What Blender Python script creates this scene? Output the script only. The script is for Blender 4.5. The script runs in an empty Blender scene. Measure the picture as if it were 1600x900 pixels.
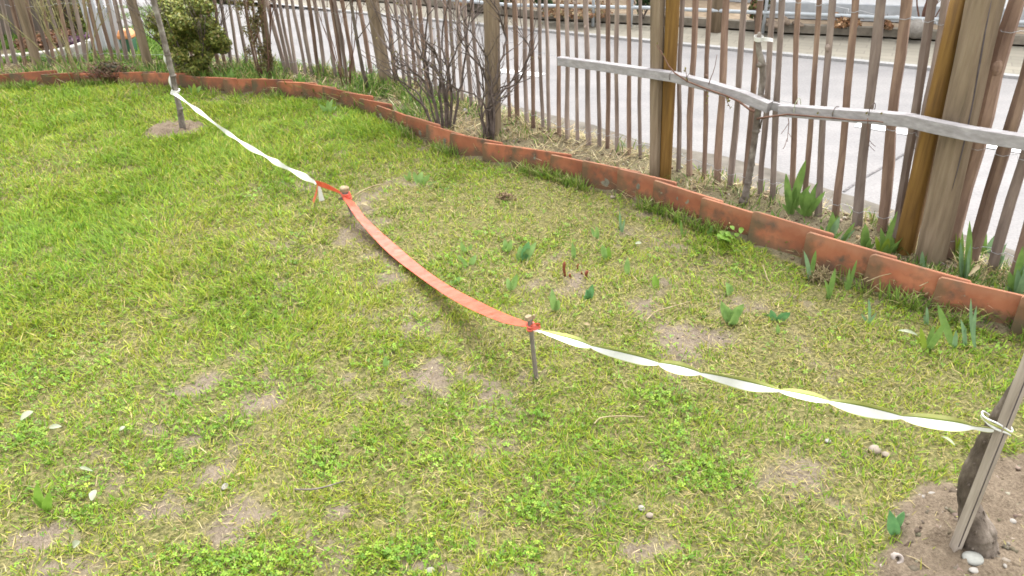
import bpy, bmesh, math, random
import numpy as np
from math import radians, sin, cos, tan, pi
from mathutils import Vector, Matrix

random.seed(7)
rng = np.random.default_rng(7)
S = bpy.context.scene
C = S.collection

# ------------------------------------------------------------------ camera
F_PX, CAM_H, PITCH, ROLL = 1200.0, 1.6, radians(31.0), radians(-1.8)
cd = bpy.data.cameras.new('camera')
cd.sensor_width = 36.0
cd.lens = 36.0 * F_PX / 1600.0
cd.clip_start, cd.clip_end = 0.05, 500.0
cam = bpy.data.objects.new('camera', cd)
C.objects.link(cam)
_f = Vector((0, cos(PITCH), -sin(PITCH)))
_u = Vector((0, sin(PITCH), cos(PITCH)))
_r = Vector((1, 0, 0))
RT = cos(ROLL) * _r + sin(ROLL) * _u
UP = -sin(ROLL) * _r + cos(ROLL) * _u
m = Matrix((RT, UP, -_f)).transposed().to_4x4()
m.translation = Vector((0, 0, CAM_H))
cam.matrix_world = m
S.camera = cam
CAM = Vector((0, 0, CAM_H))

# ------------------------------------------------------------------ world, sun, exposure (bright overcast day)
SUN_EL, SUN_AZ = radians(66), radians(35)
w = bpy.data.worlds.new('World')
S.world = w
w.use_nodes = True
nt = w.node_tree
nt.nodes.clear()
sky = nt.nodes.new('ShaderNodeTexSky')
sky.sky_type = 'NISHITA'
sky.sun_disc = False
sky.sun_elevation = SUN_EL
sky.sun_rotation = radians(30)
sky.air_density = 1.0
sky.dust_density = 4.0
hs = nt.nodes.new('ShaderNodeHueSaturation')
hs.inputs['Saturation'].default_value = 0.04
bg = nt.nodes.new('ShaderNodeBackground')
bg.inputs['Strength'].default_value = 0.15
out = nt.nodes.new('ShaderNodeOutputWorld')
nt.links.new(sky.outputs[0], hs.inputs['Color'])
nt.links.new(hs.outputs[0], bg.inputs['Color'])
nt.links.new(bg.outputs[0], out.inputs['Surface'])
sd = bpy.data.lights.new('sun', 'SUN')
sd.energy = 0.5
sd.angle = radians(80)
sd.color = (1.0, 0.97, 0.92)
so = bpy.data.objects.new('sun', sd)
C.objects.link(so)
so.location = (0, 0, 12)
# soft light arrives from high beyond the road
_dir = Vector((sin(SUN_AZ) * cos(SUN_EL), cos(SUN_AZ) * cos(SUN_EL), sin(SUN_EL)))
so.rotation_euler = _dir.to_track_quat('Z', 'Y').to_euler()
sky.sun_rotation = math.atan2(_dir.x, _dir.y)
S.view_settings.view_transform = 'Standard'
S.view_settings.look = 'None'
S.view_settings.gamma = 1.0
S.view_settings.use_curve_mapping = False
S.view_settings.exposure = 2.2
S.render.engine = 'CYCLES'
S.cycles.max_bounces = 6
S.cycles.diffuse_bounces = 3
S.cycles.transparent_max_bounces = 4
S.cycles.filter_width = 1.7

# ------------------------------------------------------------------ surveying: photo pixel -> place in the garden
def ray(px, py):
    return _f * F_PX + RT * (px - 800) + UP * (450 - py)
def G(px, py, z=0.0):
    d = ray(px, py)
    return CAM + d * ((z - CAM_H) / d.z)
def onplane(px, py, P, n):
    d = ray(px, py)
    return CAM + d * ((P - CAM).dot(n) / d.dot(n))
def vplane(px, py, A, B):
    n = Vector((B.y - A.y, A.x - B.x, 0)).normalized()
    return onplane(px, py, A, n)
def above(px, py, B):
    """point at pixel (px, py) in the upright plane through B that faces the camera"""
    n = Vector((B.x, B.y, 0)).normalized()
    return onplane(px, py, B, n)
def pix(P):
    d = Vector(P) - CAM
    k = F_PX / d.dot(_f)
    return 800 + d.dot(RT) * k, 450 - d.dot(UP) * k

# ------------------------------------------------------------------ noise on the ground plane
class Noise:
    def __init__(s, seed, n=256):
        s.t = np.random.default_rng(seed).random((n, n)); s.n = n
    def at(s, x, y, scale):
        x = np.asarray(x) / scale + 1000.3; y = np.asarray(y) / scale + 1000.7
        xi = np.floor(x).astype(int); yi = np.floor(y).astype(int)
        fx = x - xi; fy = y - yi
        fx = fx * fx * (3 - 2 * fx); fy = fy * fy * (3 - 2 * fy)
        n = s.n
        a = s.t[xi % n, yi % n]; b = s.t[(xi + 1) % n, yi % n]
        c = s.t[xi % n, (yi + 1) % n]; d = s.t[(xi + 1) % n, (yi + 1) % n]
        return (a * (1 - fx) + b * fx) * (1 - fy) + (c * (1 - fx) + d * fx) * fy
    def fbm(s, x, y, scale, oct=3):
        v = 0; a = 1; t = 0
        for o in range(oct):
            v = v + a * s.at(np.asarray(x) + 17.3 * o, np.asarray(y) - 9.1 * o, scale / 2 ** o); t += a; a *= 0.55
        return v / t
N1, N2, N3, N4 = Noise(1), Noise(2), Noise(3), Noise(4)
def sstep(a, b, x):
    t = np.clip((x - a) / (b - a), 0, 1)
    return t * t * (3 - 2 * t)

# ------------------------------------------------------------------ materials
def mat(name):
    M = bpy.data.materials.new(name); M.use_nodes = True
    n = M.node_tree; n.nodes.clear()
    o = n.nodes.new('ShaderNodeOutputMaterial')
    return M, n, o
def noise_fac(n, scale, detail=4, stretch=(1, 1, 1), rough=0.6):
    g = n.nodes.new('ShaderNodeNewGeometry')
    mp = n.nodes.new('ShaderNodeMapping'); mp.inputs['Scale'].default_value = stretch
    t = n.nodes.new('ShaderNodeTexNoise')
    t.inputs['Scale'].default_value = scale; t.inputs['Detail'].default_value = detail; t.inputs['Roughness'].default_value = rough
    n.links.new(g.outputs['Position'], mp.inputs['Vector']); n.links.new(mp.outputs[0], t.inputs['Vector'])
    return t.outputs['Fac']
def ramp(n, fac, stops):
    r = n.nodes.new('ShaderNodeValToRGB')
    e = r.color_ramp.elements
    while len(e) < len(stops): e.new(0.5)
    for i, (p, c) in enumerate(stops):
        e[i].position = p; e[i].color = (*c, 1)
    n.links.new(fac, r.inputs['Fac'])
    return r.outputs['Color']
def mixc(n, fac, a, b, mode='MIX'):
    x = n.nodes.new('ShaderNodeMix'); x.data_type = 'RGBA'; x.blend_type = mode
    for s, v in ((x.inputs[0], fac), (x.inputs[6], a), (x.inputs[7], b)):
        if hasattr(v, 'is_output'): n.links.new(v, s)
        elif isinstance(v, (int, float)): s.default_value = v
        else: s.default_value = (*v, 1)
    return x.outputs[2]
def bump(n, h, strength, dist=0.01):
    b = n.nodes.new('ShaderNodeBump'); b.inputs['Strength'].default_value = strength; b.inputs['Distance'].default_value = dist
    n.links.new(h, b.inputs['Height'])
    return b.outputs[0]
def pbr(n, o, color, rough=0.8, normal=None, spec=0.3):
    p = n.nodes.new('ShaderNodeBsdfPrincipled')
    if hasattr(color, 'is_output'): n.links.new(color, p.inputs['Base Color'])
    else: p.inputs['Base Color'].default_value = (*color, 1)
    p.inputs['Roughness'].default_value = rough
    p.inputs['Specular IOR Level'].default_value = spec
    if normal: n.links.new(normal, p.inputs['Normal'])
    n.links.new(p.outputs[0], o.inputs['Surface'])
    return p
def m_noise(name, stops, scale=20, stretch=(1, 1, 1), rough=0.85, bs=0.3, bd=0.004, rnd=0.0, spec=0.25, detail=5):
    M, n, o = mat(name)
    f = noise_fac(n, scale, detail, stretch)
    c = ramp(n, f, stops)
    if rnd:
        oi = n.nodes.new('ShaderNodeObjectInfo')
        v = n.nodes.new('ShaderNodeMapRange'); v.inputs['To Min'].default_value = 1 - rnd; v.inputs['To Max'].default_value = 1 + rnd
        n.links.new(oi.outputs['Random'], v.inputs['Value'])
        h = n.nodes.new('ShaderNodeHueSaturation'); n.links.new(v.outputs[0], h.inputs['Value']); n.links.new(c, h.inputs['Color'])
        c = h.outputs[0]
    pbr(n, o, c, rough, bump(n, f, bs, bd) if bs else None, spec)
    return M
def m_leaf(name, color=None, trans=0.35, attr=None, rough=0.5, spec=0.25, nscale=30):
    """leaf: principled front with some light let through; colour from a per-leaf attribute or a noise pair"""
    M, n, o = mat(name)
    if attr:
        a = n.nodes.new('ShaderNodeAttribute'); a.attribute_name = attr; c = a.outputs['Color']
    else:
        c = ramp(n, noise_fac(n, nscale, 3), [(0.3, color[0]), (0.7, color[1])])
    p = n.nodes.new('ShaderNodeBsdfPrincipled'); p.inputs['Roughness'].default_value = rough; p.inputs['Specular IOR Level'].default_value = spec
    t = n.nodes.new('ShaderNodeBsdfTranslucent'); mx = n.nodes.new('ShaderNodeMixShader'); mx.inputs[0].default_value = trans
    n.links.new(c, p.inputs['Base Color']); n.links.new(c, t.inputs['Color'])
    n.links.new(p.outputs[0], mx.inputs[1]); n.links.new(t.outputs[0], mx.inputs[2]); n.links.new(mx.outputs[0], o.inputs['Surface'])
    return M

MAT = {}
# ground: soil and dead thatch, mixed by the survey attribute 'cover'
M, n, o = mat('garden_soil')
a = n.nodes.new('ShaderNodeAttribute'); a.attribute_name = 'cover'
f1 = noise_fac(n, 14, 6); f2 = noise_fac(n, 120, 5)
soil = ramp(n, f1, [(0.3, (0.118, 0.092, 0.069)), (0.7, (0.20, 0.163, 0.124))])
soil = mixc(n, f2, soil, (0.31, 0.25, 0.18), 'MIX') if False else mixc(n, 0.35, soil, ramp(n, f2, [(0.35, (0.08, 0.058, 0.04)), (0.65, (0.27, 0.222, 0.165))]))
th = ramp(n, noise_fac(n, 85, 7), [(0.34, (0.048, 0.052, 0.014)), (0.5, (0.115, 0.112, 0.034)), (0.66, (0.225, 0.198, 0.085))])
a2 = n.nodes.new('ShaderNodeAttribute'); a2.attribute_name = 'dug'
soil = mixc(n, a2.outputs['Fac'], soil, (0.88, 0.85, 0.81), 'MULTIPLY')
col = mixc(n, a.outputs['Fac'], soil, th)
pbr(n, o, col, 0.95, bump(n, f2, 0.9, 0.010), 0.1)
MAT['ground'] = M
M, n, o = mat('road_asphalt')
fa = noise_fac(n, 70, 9)
ca = ramp(n, fa, [(0.3, (0.168, 0.162, 0.161)), (0.7, (0.226, 0.218, 0.216))])
cb = ramp(n, noise_fac(n, 1.3, 6, (1, 1.6, 1)), [(0.35, (0.80, 0.80, 0.81)), (0.65, (1.06, 1.05, 1.04))])
pbr(n, o, mixc(n, 1.0, ca, cb, 'MULTIPLY'), 0.85, bump(n, fa, 0.5, 0.004), 0.3)
MAT['asphalt'] = M
# far pavement: small pale paving bricks
M, n, o = mat('pavement_bricks')
g = n.nodes.new('ShaderNodeNewGeometry'); mp = n.nodes.new('ShaderNodeMapping'); mp.inputs['Rotation'].default_value = (0, 0, radians(27.5))
br = n.nodes.new('ShaderNodeTexBrick'); br.inputs['Scale'].default_value = 1.0
br.inputs['Brick Width'].default_value = 0.2; br.inputs['Row Height'].default_value = 0.1; br.inputs['Mortar Size'].default_value = 0.006
br.inputs['Color1'].default_value = (0.25, 0.229, 0.185, 1); br.inputs['Color2'].default_value = (0.21, 0.193, 0.157, 1); br.inputs['Mortar'].default_value = (0.17, 0.155, 0.125, 1)
n.links.new(g.outputs['Position'], mp.inputs['Vector']); n.links.new(mp.outputs[0], br.inputs['Vector'])
pbr(n, o, mixc(n, 0.35, br.outputs['Color'], ramp(n, noise_fac(n, 3, 5), [(0.3, (0.17, 0.157, 0.126)), (0.7, (0.28, 0.256, 0.21))])), 0.9)
MAT['paving'] = M
MAT['kerb'] = m_noise('kerb_granite', [(0.3, (0.218, 0.214, 0.210)), (0.7, (0.333, 0.327, 0.322))], 60, bs=0.1)
MAT['verge'] = m_noise('verge_concrete', [(0.25, (0.058, 0.050, 0.040)), (0.5, (0.115, 0.102, 0.084)), (0.75, (0.161, 0.144, 0.121))], 9, bs=0.5, bd=0.01, detail=9)
MAT['paint'] = m_noise('road_paint', [(0.35, (0.55, 0.55, 0.56)), (0.55, (0.8, 0.8, 0.8))], 40, bs=0)
MAT['crack'] = m_noise('road_crack', [(0.4, (0.09, 0.085, 0.085)), (0.6, (0.16, 0.15, 0.15))], 40, bs=0)
# terracotta tiles with dirt near the soil, moss-dark stains and pale lichen
M, n, o = mat('terracotta')
oi = n.nodes.new('ShaderNodeObjectInfo')
tc = n.nodes.new('ShaderNodeTexCoord')
base = ramp(n, noise_fac(n, 5, 5), [(0.28, (0.18, 0.070, 0.042)), (0.5, (0.275, 0.098, 0.050)), (0.72, (0.36, 0.145, 0.076))])
hv = n.nodes.new('ShaderNodeHueSaturation')
mr = n.nodes.new('ShaderNodeMapRange'); mr.inputs['To Min'].default_value = 0.68; mr.inputs['To Max'].default_value = 1.22
n.links.new(oi.outputs['Random'], mr.inputs['Value']); n.links.new(mr.outputs[0], hv.inputs['Value']); n.links.new(base, hv.inputs['Color'])
st = ramp(n, noise_fac(n, 9, 6), [(0.52, (0, 0, 0)), (0.68, (1, 1, 1))])
c1 = mixc(n, st, hv.outputs[0], (0.085, 0.066, 0.046))
sep = n.nodes.new('ShaderNodeSeparateXYZ'); n.links.new(tc.outputs['Object'], sep.inputs[0])
ad = n.nodes.new('ShaderNodeMath'); ad.operation = 'MULTIPLY_ADD'; ad.inputs[1].default_value = 0.15; ad.inputs[2].default_value = 0.0
n.links.new(noise_fac(n, 22, 5), ad.inputs[0])
df = n.nodes.new('ShaderNodeMath'); df.operation = 'SUBTRACT'; n.links.new(ad.outputs[0], df.inputs[0]); n.links.new(sep.outputs['Z'], df.inputs[1])
dr = ramp(n, df.outputs[0], [(0.0, (0, 0, 0)), (0.05, (0.75, 0.75, 0.75))])
c2 = mixc(n, dr, c1, (0.10, 0.07, 0.042))
# damp mossy stain at the lapped end of each tile
me_ = n.nodes.new('ShaderNodeMath'); me_.operation = 'MULTIPLY_ADD'; me_.inputs[1].default_value = 0.20; me_.inputs[2].default_value = -0.035
n.links.new(noise_fac(n, 13, 5), me_.inputs[0])
mx_ = n.nodes.new('ShaderNodeMath'); mx_.operation = 'SUBTRACT'; n.links.new(me_.outputs[0], mx_.inputs[0]); n.links.new(sep.outputs['X'], mx_.inputs[1])
c2 = mixc(n, ramp(n, mx_.outputs[0], [(0.0, (0, 0, 0)), (0.045, (0.7, 0.7, 0.7))]), c2, (0.085, 0.075, 0.042))
# paler rim: sky light on the tile tops painted into the colour
rim = n.nodes.new('ShaderNodeMath'); rim.operation = 'MULTIPLY_ADD'; rim.inputs[1].default_value = 0.05; rim.inputs[2].default_value = 0.082
n.links.new(noise_fac(n, 30, 4), rim.inputs[0])
rd = n.nodes.new('ShaderNodeMath'); rd.operation = 'SUBTRACT'; n.links.new(sep.outputs['Z'], rd.inputs[0]); n.links.new(rim.outputs[0], rd.inputs[1])
c2 = mixc(n, ramp(n, rd.outputs[0], [(0.0, (0, 0, 0)), (0.03, (0.45, 0.45, 0.45))]), c2, (0.36, 0.185, 0.115))
li = ramp(n, noise_fac(n, 16, 3), [(0.70, (0, 0, 0)), (0.73, (1, 1, 1))])
c3 = mixc(n, li, c2, (0.2, 0.18, 0.13))
pbr(n, o, c3, 0.82, bump(n, noise_fac(n, 90, 4), 0.25, 0.003), 0.25)
MAT['terracotta'] = M
MAT['lichen'] = m_noise('pale_lichen', [(0.3, (0.11, 0.10, 0.075)), (0.7, (0.21, 0.20, 0.15))], 60, bs=0.4)
MAT['picket'] = m_noise('weathered_picket_wood', [(0.25, (0.133, 0.099, 0.082)), (0.5, (0.230, 0.179, 0.153)), (0.75, (0.351, 0.282, 0.235))], 9, (3, 3, 0.45), bs=0.5, bd=0.006, rnd=0.22)
MAT['picket_brown'] = m_noise('brown_picket_wood', [(0.25, (0.110, 0.068, 0.050)), (0.5, (0.201, 0.133, 0.099)), (0.75, (0.325, 0.226, 0.160))], 9, (3, 3, 0.45), bs=0.5, bd=0.006, rnd=0.22)
MAT['post'] = m_noise('split_oak_post', [(0.25, (0.105, 0.080, 0.053)), (0.5, (0.202, 0.152, 0.102)), (0.75, (0.289, 0.230, 0.161))], 8, (4, 4, 0.35), bs=0.8, bd=0.01, detail=8)
MAT['bark'] = m_noise('dark_bark', [(0.3, (0.051, 0.039, 0.030)), (0.5, (0.111, 0.088, 0.069)), (0.72, (0.222, 0.186, 0.152))], 26, (1, 1, 0.5), bs=1.0, bd=0.012, detail=9)
MAT['bark_grey'] = m_noise('grey_bark', [(0.3, (0.069, 0.055, 0.046)), (0.5, (0.149, 0.126, 0.106)), (0.72, (0.279, 0.257, 0.223))], 24, (1, 1, 0.8), bs=0.6, bd=0.004)
MAT['yellow_post'] = m_noise('honey_brown_post', [(0.25, (0.075, 0.040, 0.014)), (0.42, (0.145, 0.078, 0.020)), (0.6, (0.205, 0.115, 0.030)), (0.8, (0.27, 0.165, 0.055))], 8, (6, 6, 0.35), rough=0.65, bs=0.4, bd=0.004, detail=8)
MAT['rail'] = m_noise('silver_grey_rail', [(0.25, (0.215, 0.20, 0.20)), (0.55, (0.31, 0.295, 0.30)), (0.8, (0.40, 0.385, 0.39))], 10, (0.6, 3, 6), bs=0.3, bd=0.003)
MAT['wire'] = m_noise('galvanised_wire', [(0.4, (0.272, 0.280, 0.296)), (0.6, (0.400, 0.408, 0.424))], 40, rough=0.45, bs=0, spec=0.5)
MAT['twig'] = m_noise('dark_twig_bark', [(0.3, (0.058, 0.043, 0.037)), (0.7, (0.160, 0.127, 0.112))], 30, bs=0.4)
MAT['twig_red'] = m_noise('reddish_twig_bark', [(0.3, (0.094, 0.043, 0.032)), (0.7, (0.173, 0.101, 0.072))], 30, bs=0.3)
MAT['twig_green'] = m_noise('olive_twig_bark', [(0.3, (0.15, 0.135, 0.055)), (0.7, (0.29, 0.26, 0.13))], 24, bs=0.3)
MAT['bud'] = m_noise('leaf_bud', [(0.3, (0.154, 0.127, 0.039)), (0.7, (0.231, 0.209, 0.083))], 60, bs=0)
MAT['white_tape'] = m_noise('white_tape_film', [(0.3, (0.577, 0.577, 0.544)), (0.7, (0.660, 0.660, 0.634))], 50, rough=0.4, bs=0.15, bd=0.002, spec=0.4)
MAT['edge_tape'] = m_noise('yellow_green_tape_edge', [(0.3, (0.291, 0.310, 0.081)), (0.7, (0.362, 0.378, 0.140))], 40, rough=0.4, bs=0)
MAT['line_tape'] = m_noise('green_tape_line', [(0.3, (0.099, 0.139, 0.020)), (0.7, (0.149, 0.188, 0.040))], 40, rough=0.4, bs=0)
M, n, o = mat('red_tape_film')
cr = ramp(n, noise_fac(n, 30, 3), [(0.3, (0.66, 0.085, 0.045)), (0.7, (0.74, 0.145, 0.085))])
p = n.nodes.new('ShaderNodeBsdfPrincipled'); p.inputs['Roughness'].default_value = 0.33; p.inputs['Specular IOR Level'].default_value = 0.8
n.links.new(bump(n, noise_fac(n, 26, 4, (1, 1, 1)), 0.55, 0.012), p.inputs['Normal'])
t = n.nodes.new('ShaderNodeBsdfTranslucent'); mx = n.nodes.new('ShaderNodeMixShader'); mx.inputs[0].default_value = 0.25
n.links.new(cr, p.inputs['Base Color']); n.links.new(cr, t.inputs['Color']); n.links.new(p.outputs[0], mx.inputs[1]); n.links.new(t.outputs[0], mx.inputs[2]); n.links.new(mx.outputs[0], o.inputs['Surface'])
MAT['red_tape'] = M
MAT['peg'] = m_noise('grey_peg_wood', [(0.3, (0.10, 0.085, 0.07)), (0.7, (0.24, 0.205, 0.175))], 20, (2, 2, 0.6), bs=0.4)
MAT['fresh_wood'] = m_noise('pale_cut_wood', [(0.3, (0.190, 0.135, 0.075)), (0.7, (0.290, 0.235, 0.155))], 60, bs=0.2)
MAT['stake'] = m_noise('grey_stake_wood', [(0.3, (0.233, 0.194, 0.159)), (0.7, (0.406, 0.352, 0.299))], 12, (4, 4, 0.4), bs=0.5)
MAT['groove'] = m_noise('stake_groove', [(0.3, (0.06, 0.05, 0.055)), (0.7, (0.12, 0.10, 0.10))], 30, bs=0)
MAT['cord'] = m_noise('pale_green_cord', [(0.35, (0.252, 0.300, 0.156)), (0.6, (0.432, 0.444, 0.348))], 50, bs=0)
MAT['blade'] = m_leaf('grass_blade', attr='tint', trans=0.35, rough=0.55, spec=0.2)
MAT['straw'] = m_leaf('dry_straw', attr='tint', trans=0.15, rough=0.8, spec=0.1)
MAT['clover'] = m_leaf('clover_leaf', attr='tint', trans=0.3, rough=0.5, spec=0.25)
MAT['leafy'] = m_leaf('shrub_leaf', attr='tint', trans=0.3, rough=0.45, spec=0.3)
MAT['iris'] = m_leaf('iris_leaf', ((0.125, 0.225, 0.055), (0.20, 0.32, 0.08)), 0.35, rough=0.45)
MAT['iris_blue'] = m_leaf('blue_green_iris_leaf', ((0.14, 0.24, 0.125), (0.22, 0.34, 0.17)), 0.3, rough=0.5)
MAT['iris_yellow'] = m_leaf('yellow_green_iris_leaf', ((0.19, 0.27, 0.025), (0.27, 0.36, 0.06)), 0.4, rough=0.45)
MAT['tulip'] = m_leaf('tulip_leaf', ((0.15, 0.265, 0.075), (0.25, 0.385, 0.115)), 0.3, rough=0.45, spec=0.35, nscale=45)
MAT['tulip_dark'] = m_leaf('dark_tulip_leaf', ((0.076, 0.203, 0.076), (0.151, 0.321, 0.119)), 0.3, rough=0.45, spec=0.35)
MAT['lime'] = m_leaf('lime_weed_leaf', ((0.14, 0.26, 0.03), (0.22, 0.36, 0.06)), 0.4)
MAT['pale_leaf'] = m_leaf('pale_fallen_leaf', ((0.221, 0.247, 0.148), (0.306, 0.326, 0.232)), 0.15)
MAT['tan_leaf'] = m_leaf('dry_tan_leaf', ((0.240, 0.180, 0.090), (0.348, 0.288, 0.168)), 0.15)
MAT['peony'] = m_leaf('peony_shoot', ((0.14, 0.035, 0.022), (0.24, 0.07, 0.035)), 0.1)
MAT['stone_grey'] = m_noise('grey_stone', [(0.3, (0.180, 0.180, 0.162)), (0.7, (0.288, 0.288, 0.263))], 30, bs=0.2)
MAT['stone_white'] = m_noise('pale_stone', [(0.3, (0.178, 0.162, 0.140)), (0.7, (0.272, 0.255, 0.234))], 40, bs=0.2)
MAT['stone_tan'] = m_noise('tan_stone', [(0.3, (0.156, 0.126, 0.093)), (0.7, (0.264, 0.222, 0.180))], 40, bs=0.3)
MAT['render_white'] = m_noise('white_render', [(0.3, (0.70, 0.70, 0.71)), (0.7, (0.80, 0.80, 0.80))], 12, bs=0.1)
MAT['plinth'] = m_noise('grey_plinth', [(0.3, (0.304, 0.325, 0.345)), (0.7, (0.426, 0.447, 0.467))], 12, bs=0.1)
MAT['cream'] = m_noise('cream_render', [(0.3, (0.391, 0.374, 0.323)), (0.7, (0.476, 0.459, 0.399))], 12, bs=0.1)
MAT['pale_metal'] = m_noise('pale_blue_metal', [(0.3, (0.315, 0.345, 0.367)), (0.7, (0.390, 0.420, 0.443))], 20, rough=0.4, bs=0, spec=0.5)
MAT['board'] = m_noise('weathered_board', [(0.25, (0.065, 0.051, 0.040)), (0.55, (0.114, 0.091, 0.075)), (0.8, (0.163, 0.137, 0.114))], 6, (4, 4, 0.3), bs=0.4, rnd=0.15)
MAT['pale_board'] = m_noise('pale_blue_grey_board', [(0.3, (0.40, 0.42, 0.45)), (0.7, (0.56, 0.57, 0.60))], 8, (4, 4, 0.4), bs=0.2)
MAT['bin_green'] = m_noise('green_plastic', [(0.3, (0.045, 0.12, 0.075)), (0.7, (0.07, 0.16, 0.10))], 10, rough=0.45, bs=0)
MAT['bin_orange'] = m_noise('orange_plastic', [(0.3, (0.60, 0.26, 0.11)), (0.7, (0.68, 0.33, 0.16))], 10, rough=0.45, bs=0)
MAT['white_stone'] = m_noise('white_edging_stone', [(0.3, (0.300, 0.288, 0.258)), (0.7, (0.408, 0.396, 0.360))], 20, bs=0.3)

# ------------------------------------------------------------------ mesh building
class MB:
    """collects shapes, links them as ONE mesh object"""
    def __init__(s): s.v = []; s.f = []; s.mi = []
    def add(s, vs, fs, mi=0):
        b = len(s.v); s.v += [tuple(v) for v in vs]
        for f in fs: s.f.append(tuple(b + i for i in f)); s.mi.append(mi)
    def tube(s, pts, rad, sides=6, cap=True, mi=0, jag=0.0, phase=None, flat=1.0):
        pts = [Vector(p) for p in pts]
        if not hasattr(rad, '__len__'): rad = [rad] * len(pts)
        n = len(pts); vs = []
        ang0 = random.random() * 6.28 if phase is None else phase
        jr = [1 + jag * random.uniform(-1, 1) for _ in range(sides)]
        t = (pts[1] - pts[0]).normalized()
        ref = Vector((1, 0, 0)) if abs(t.x) < 0.8 else Vector((0, 1, 0))
        u = t.cross(ref).normalized()
        for i in range(n):
            t = (pts[min(i + 1, n - 1)] - pts[max(i - 1, 0)])
            t = t.normalized() if t.length > 1e-9 else Vector((0, 0, 1))
            u = (u - t * u.dot(t)).normalized(); w = t.cross(u)
            for k in range(sides):
                a = ang0 + 2 * pi * k / sides
                r = rad[i] * jr[k]
                vs.append(pts[i] + u * (cos(a) * r) + w * (sin(a) * r * flat))
        fs = []
        for i in range(n - 1):
            for k in range(sides):
                k2 = (k + 1) % sides
                fs.append((i * sides + k, i * sides + k2, (i + 1) * sides + k2, (i + 1) * sides + k))
        if cap:
            fs.append(tuple(range(sides))[::-1]); fs.append(tuple((n - 1) * sides + k for k in range(sides)))
        s.add(vs, fs, mi)
    def box(s, c, sx, sy, sz, rz=0.0, mi=0, rx=0.0, ry=0.0):
        R = Matrix.Rotation(rz, 3, 'Z') @ Matrix.Rotation(ry, 3, 'Y') @ Matrix.Rotation(rx, 3, 'X')
        vs = [Vector(c) + R @ Vector((x * sx / 2, y * sy / 2, z * sz / 2)) for x in (-1, 1) for y in (-1, 1) for z in (-1, 1)]
        s.add(vs, [(0, 1, 3, 2), (4, 6, 7, 5), (0, 4, 5, 1), (2, 3, 7, 6), (0, 2, 6, 4), (1, 5, 7, 3)], mi)
    def leaf(s, B, T, width, bend=0.15, fold=0.25, seg=6, prof='sword', mi=0, face=None):
        """a leaf from base B to tip T, bowed by bend*length, folded along the midrib"""
        B = Vector(B); T = Vector(T); L = (T - B).length; ax = (T - B).normalized()
        fc = Vector(face) if face is not None else Vector((random.uniform(-.6, .6), -1, random.uniform(-.1, .4)))
        side = ax.cross(fc); side = side.normalized() if side.length > 1e-4 else Vector((1, 0, 0))
        nrm = side.cross(ax).normalized()
        vs = []
        for i in range(seg + 1):
            t = i / seg
            if prof == 'sword': wd = (0.62 + 0.75 * t - 0.55 * t * t) * (1 - t ** 5) * 0.95 + 0.02
            elif prof == 'tulip': wd = 0.30 + 1.15 * sin(pi * min(t * 0.93 + 0.05, 1)) ** 0.9 - 0.3 * (t ** 3)
            else: wd = max(0.06, sin(pi * (0.06 + 0.92 * t)) ** 0.8)
            if t == 1: wd = 0.05
            h = width / 2 * wd
            c = B + ax * (L * t) + nrm * (bend * L * (4 * t * (1 - t)) * 0.5)
            vs += [c - side * h + nrm * (fold * h), c - nrm * (fold * h * 0.3), c + side * h + nrm * (fold * h)]
        fs = []
        for i in range(seg):
            a = i * 3
            fs += [(a, a + 1, a + 4, a + 3), (a + 1, a + 2, a + 5, a + 4)]
        s.add(vs, fs, mi)
    def blob(s, c, rx, ry, rz, rot=0.0, mi=0, seed=0, rough=0.12, seg=12, rings=8):
        r = random.Random(seed)
        ph = [r.uniform(0, 6.28) for _ in range(6)]
        vs = []; fs = []
        for j in range(rings + 1):
            th = pi * j / rings
            for k in range(seg):
                a = 2 * pi * k / seg
                x, y, z = sin(th) * cos(a), sin(th) * sin(a), cos(th)
                q = 1 + rough * (sin(2.3 * x + ph[0]) + sin(3.1 * y + ph[1]) + sin(2.7 * z + ph[2])) / 2
                p = Vector((x * rx * q, y * ry * q, z * rz * q)); p.rotate(Matrix.Rotation(rot, 3, 'Z'))
                vs.append(Vector(c) + p)
        for j in range(rings):
            for k in range(seg):
                k2 = (k + 1) % seg
                fs.append((j * seg + k, (j + 1) * seg + k, (j + 1) * seg + k2, j * seg + k2))
        s.add(vs, fs, mi)
    def build(s, name, mats, parent=None, origin=None, smooth=True, bevel=0, mod=None):
        if not isinstance(mats, (list, tuple)): mats = [mats]
        if parent is not None:
            O = Vector(parent['_o']) if '_o' in parent else Vector((0, 0, 0))
        else: O = Vector(origin) if origin is not None else Vector((0, 0, 0))
        me = bpy.data.meshes.new(name)
        me.from_pydata([(v[0] - O.x, v[1] - O.y, v[2] - O.z) for v in s.v], [], s.f)
        for mm in mats: me.materials.append(mm)
        me.polygons.foreach_set('material_index', s.mi)
        if smooth: me.shade_smooth()
        me.update()
        ob = bpy.data.objects.new(name, me); C.objects.link(ob)
        if parent is not None:
            ob.parent = parent; ob['_o'] = tuple(O)
        else:
            ob.location = O; ob['_o'] = tuple(O)
        if bevel:
            b = ob.modifiers.new('bevel', 'BEVEL'); b.width = bevel; b.segments = 2; b.limit_method = 'ANGLE'
        return ob
def tag(o, label, cat, group=None, kind=None):
    o['label'] = label; o['category'] = cat
    if group: o['group'] = group
    if kind: o['kind'] = kind
    return o
def thing(name, loc, label, cat, group=None):
    o = bpy.data.objects.new(name, None); C.objects.link(o)
    o.location = loc; o.empty_display_size = 0.05; o['_o'] = tuple(loc)
    return tag(o, label, cat, group)
def setting(o): o['kind'] = 'structure'; return o
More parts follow.
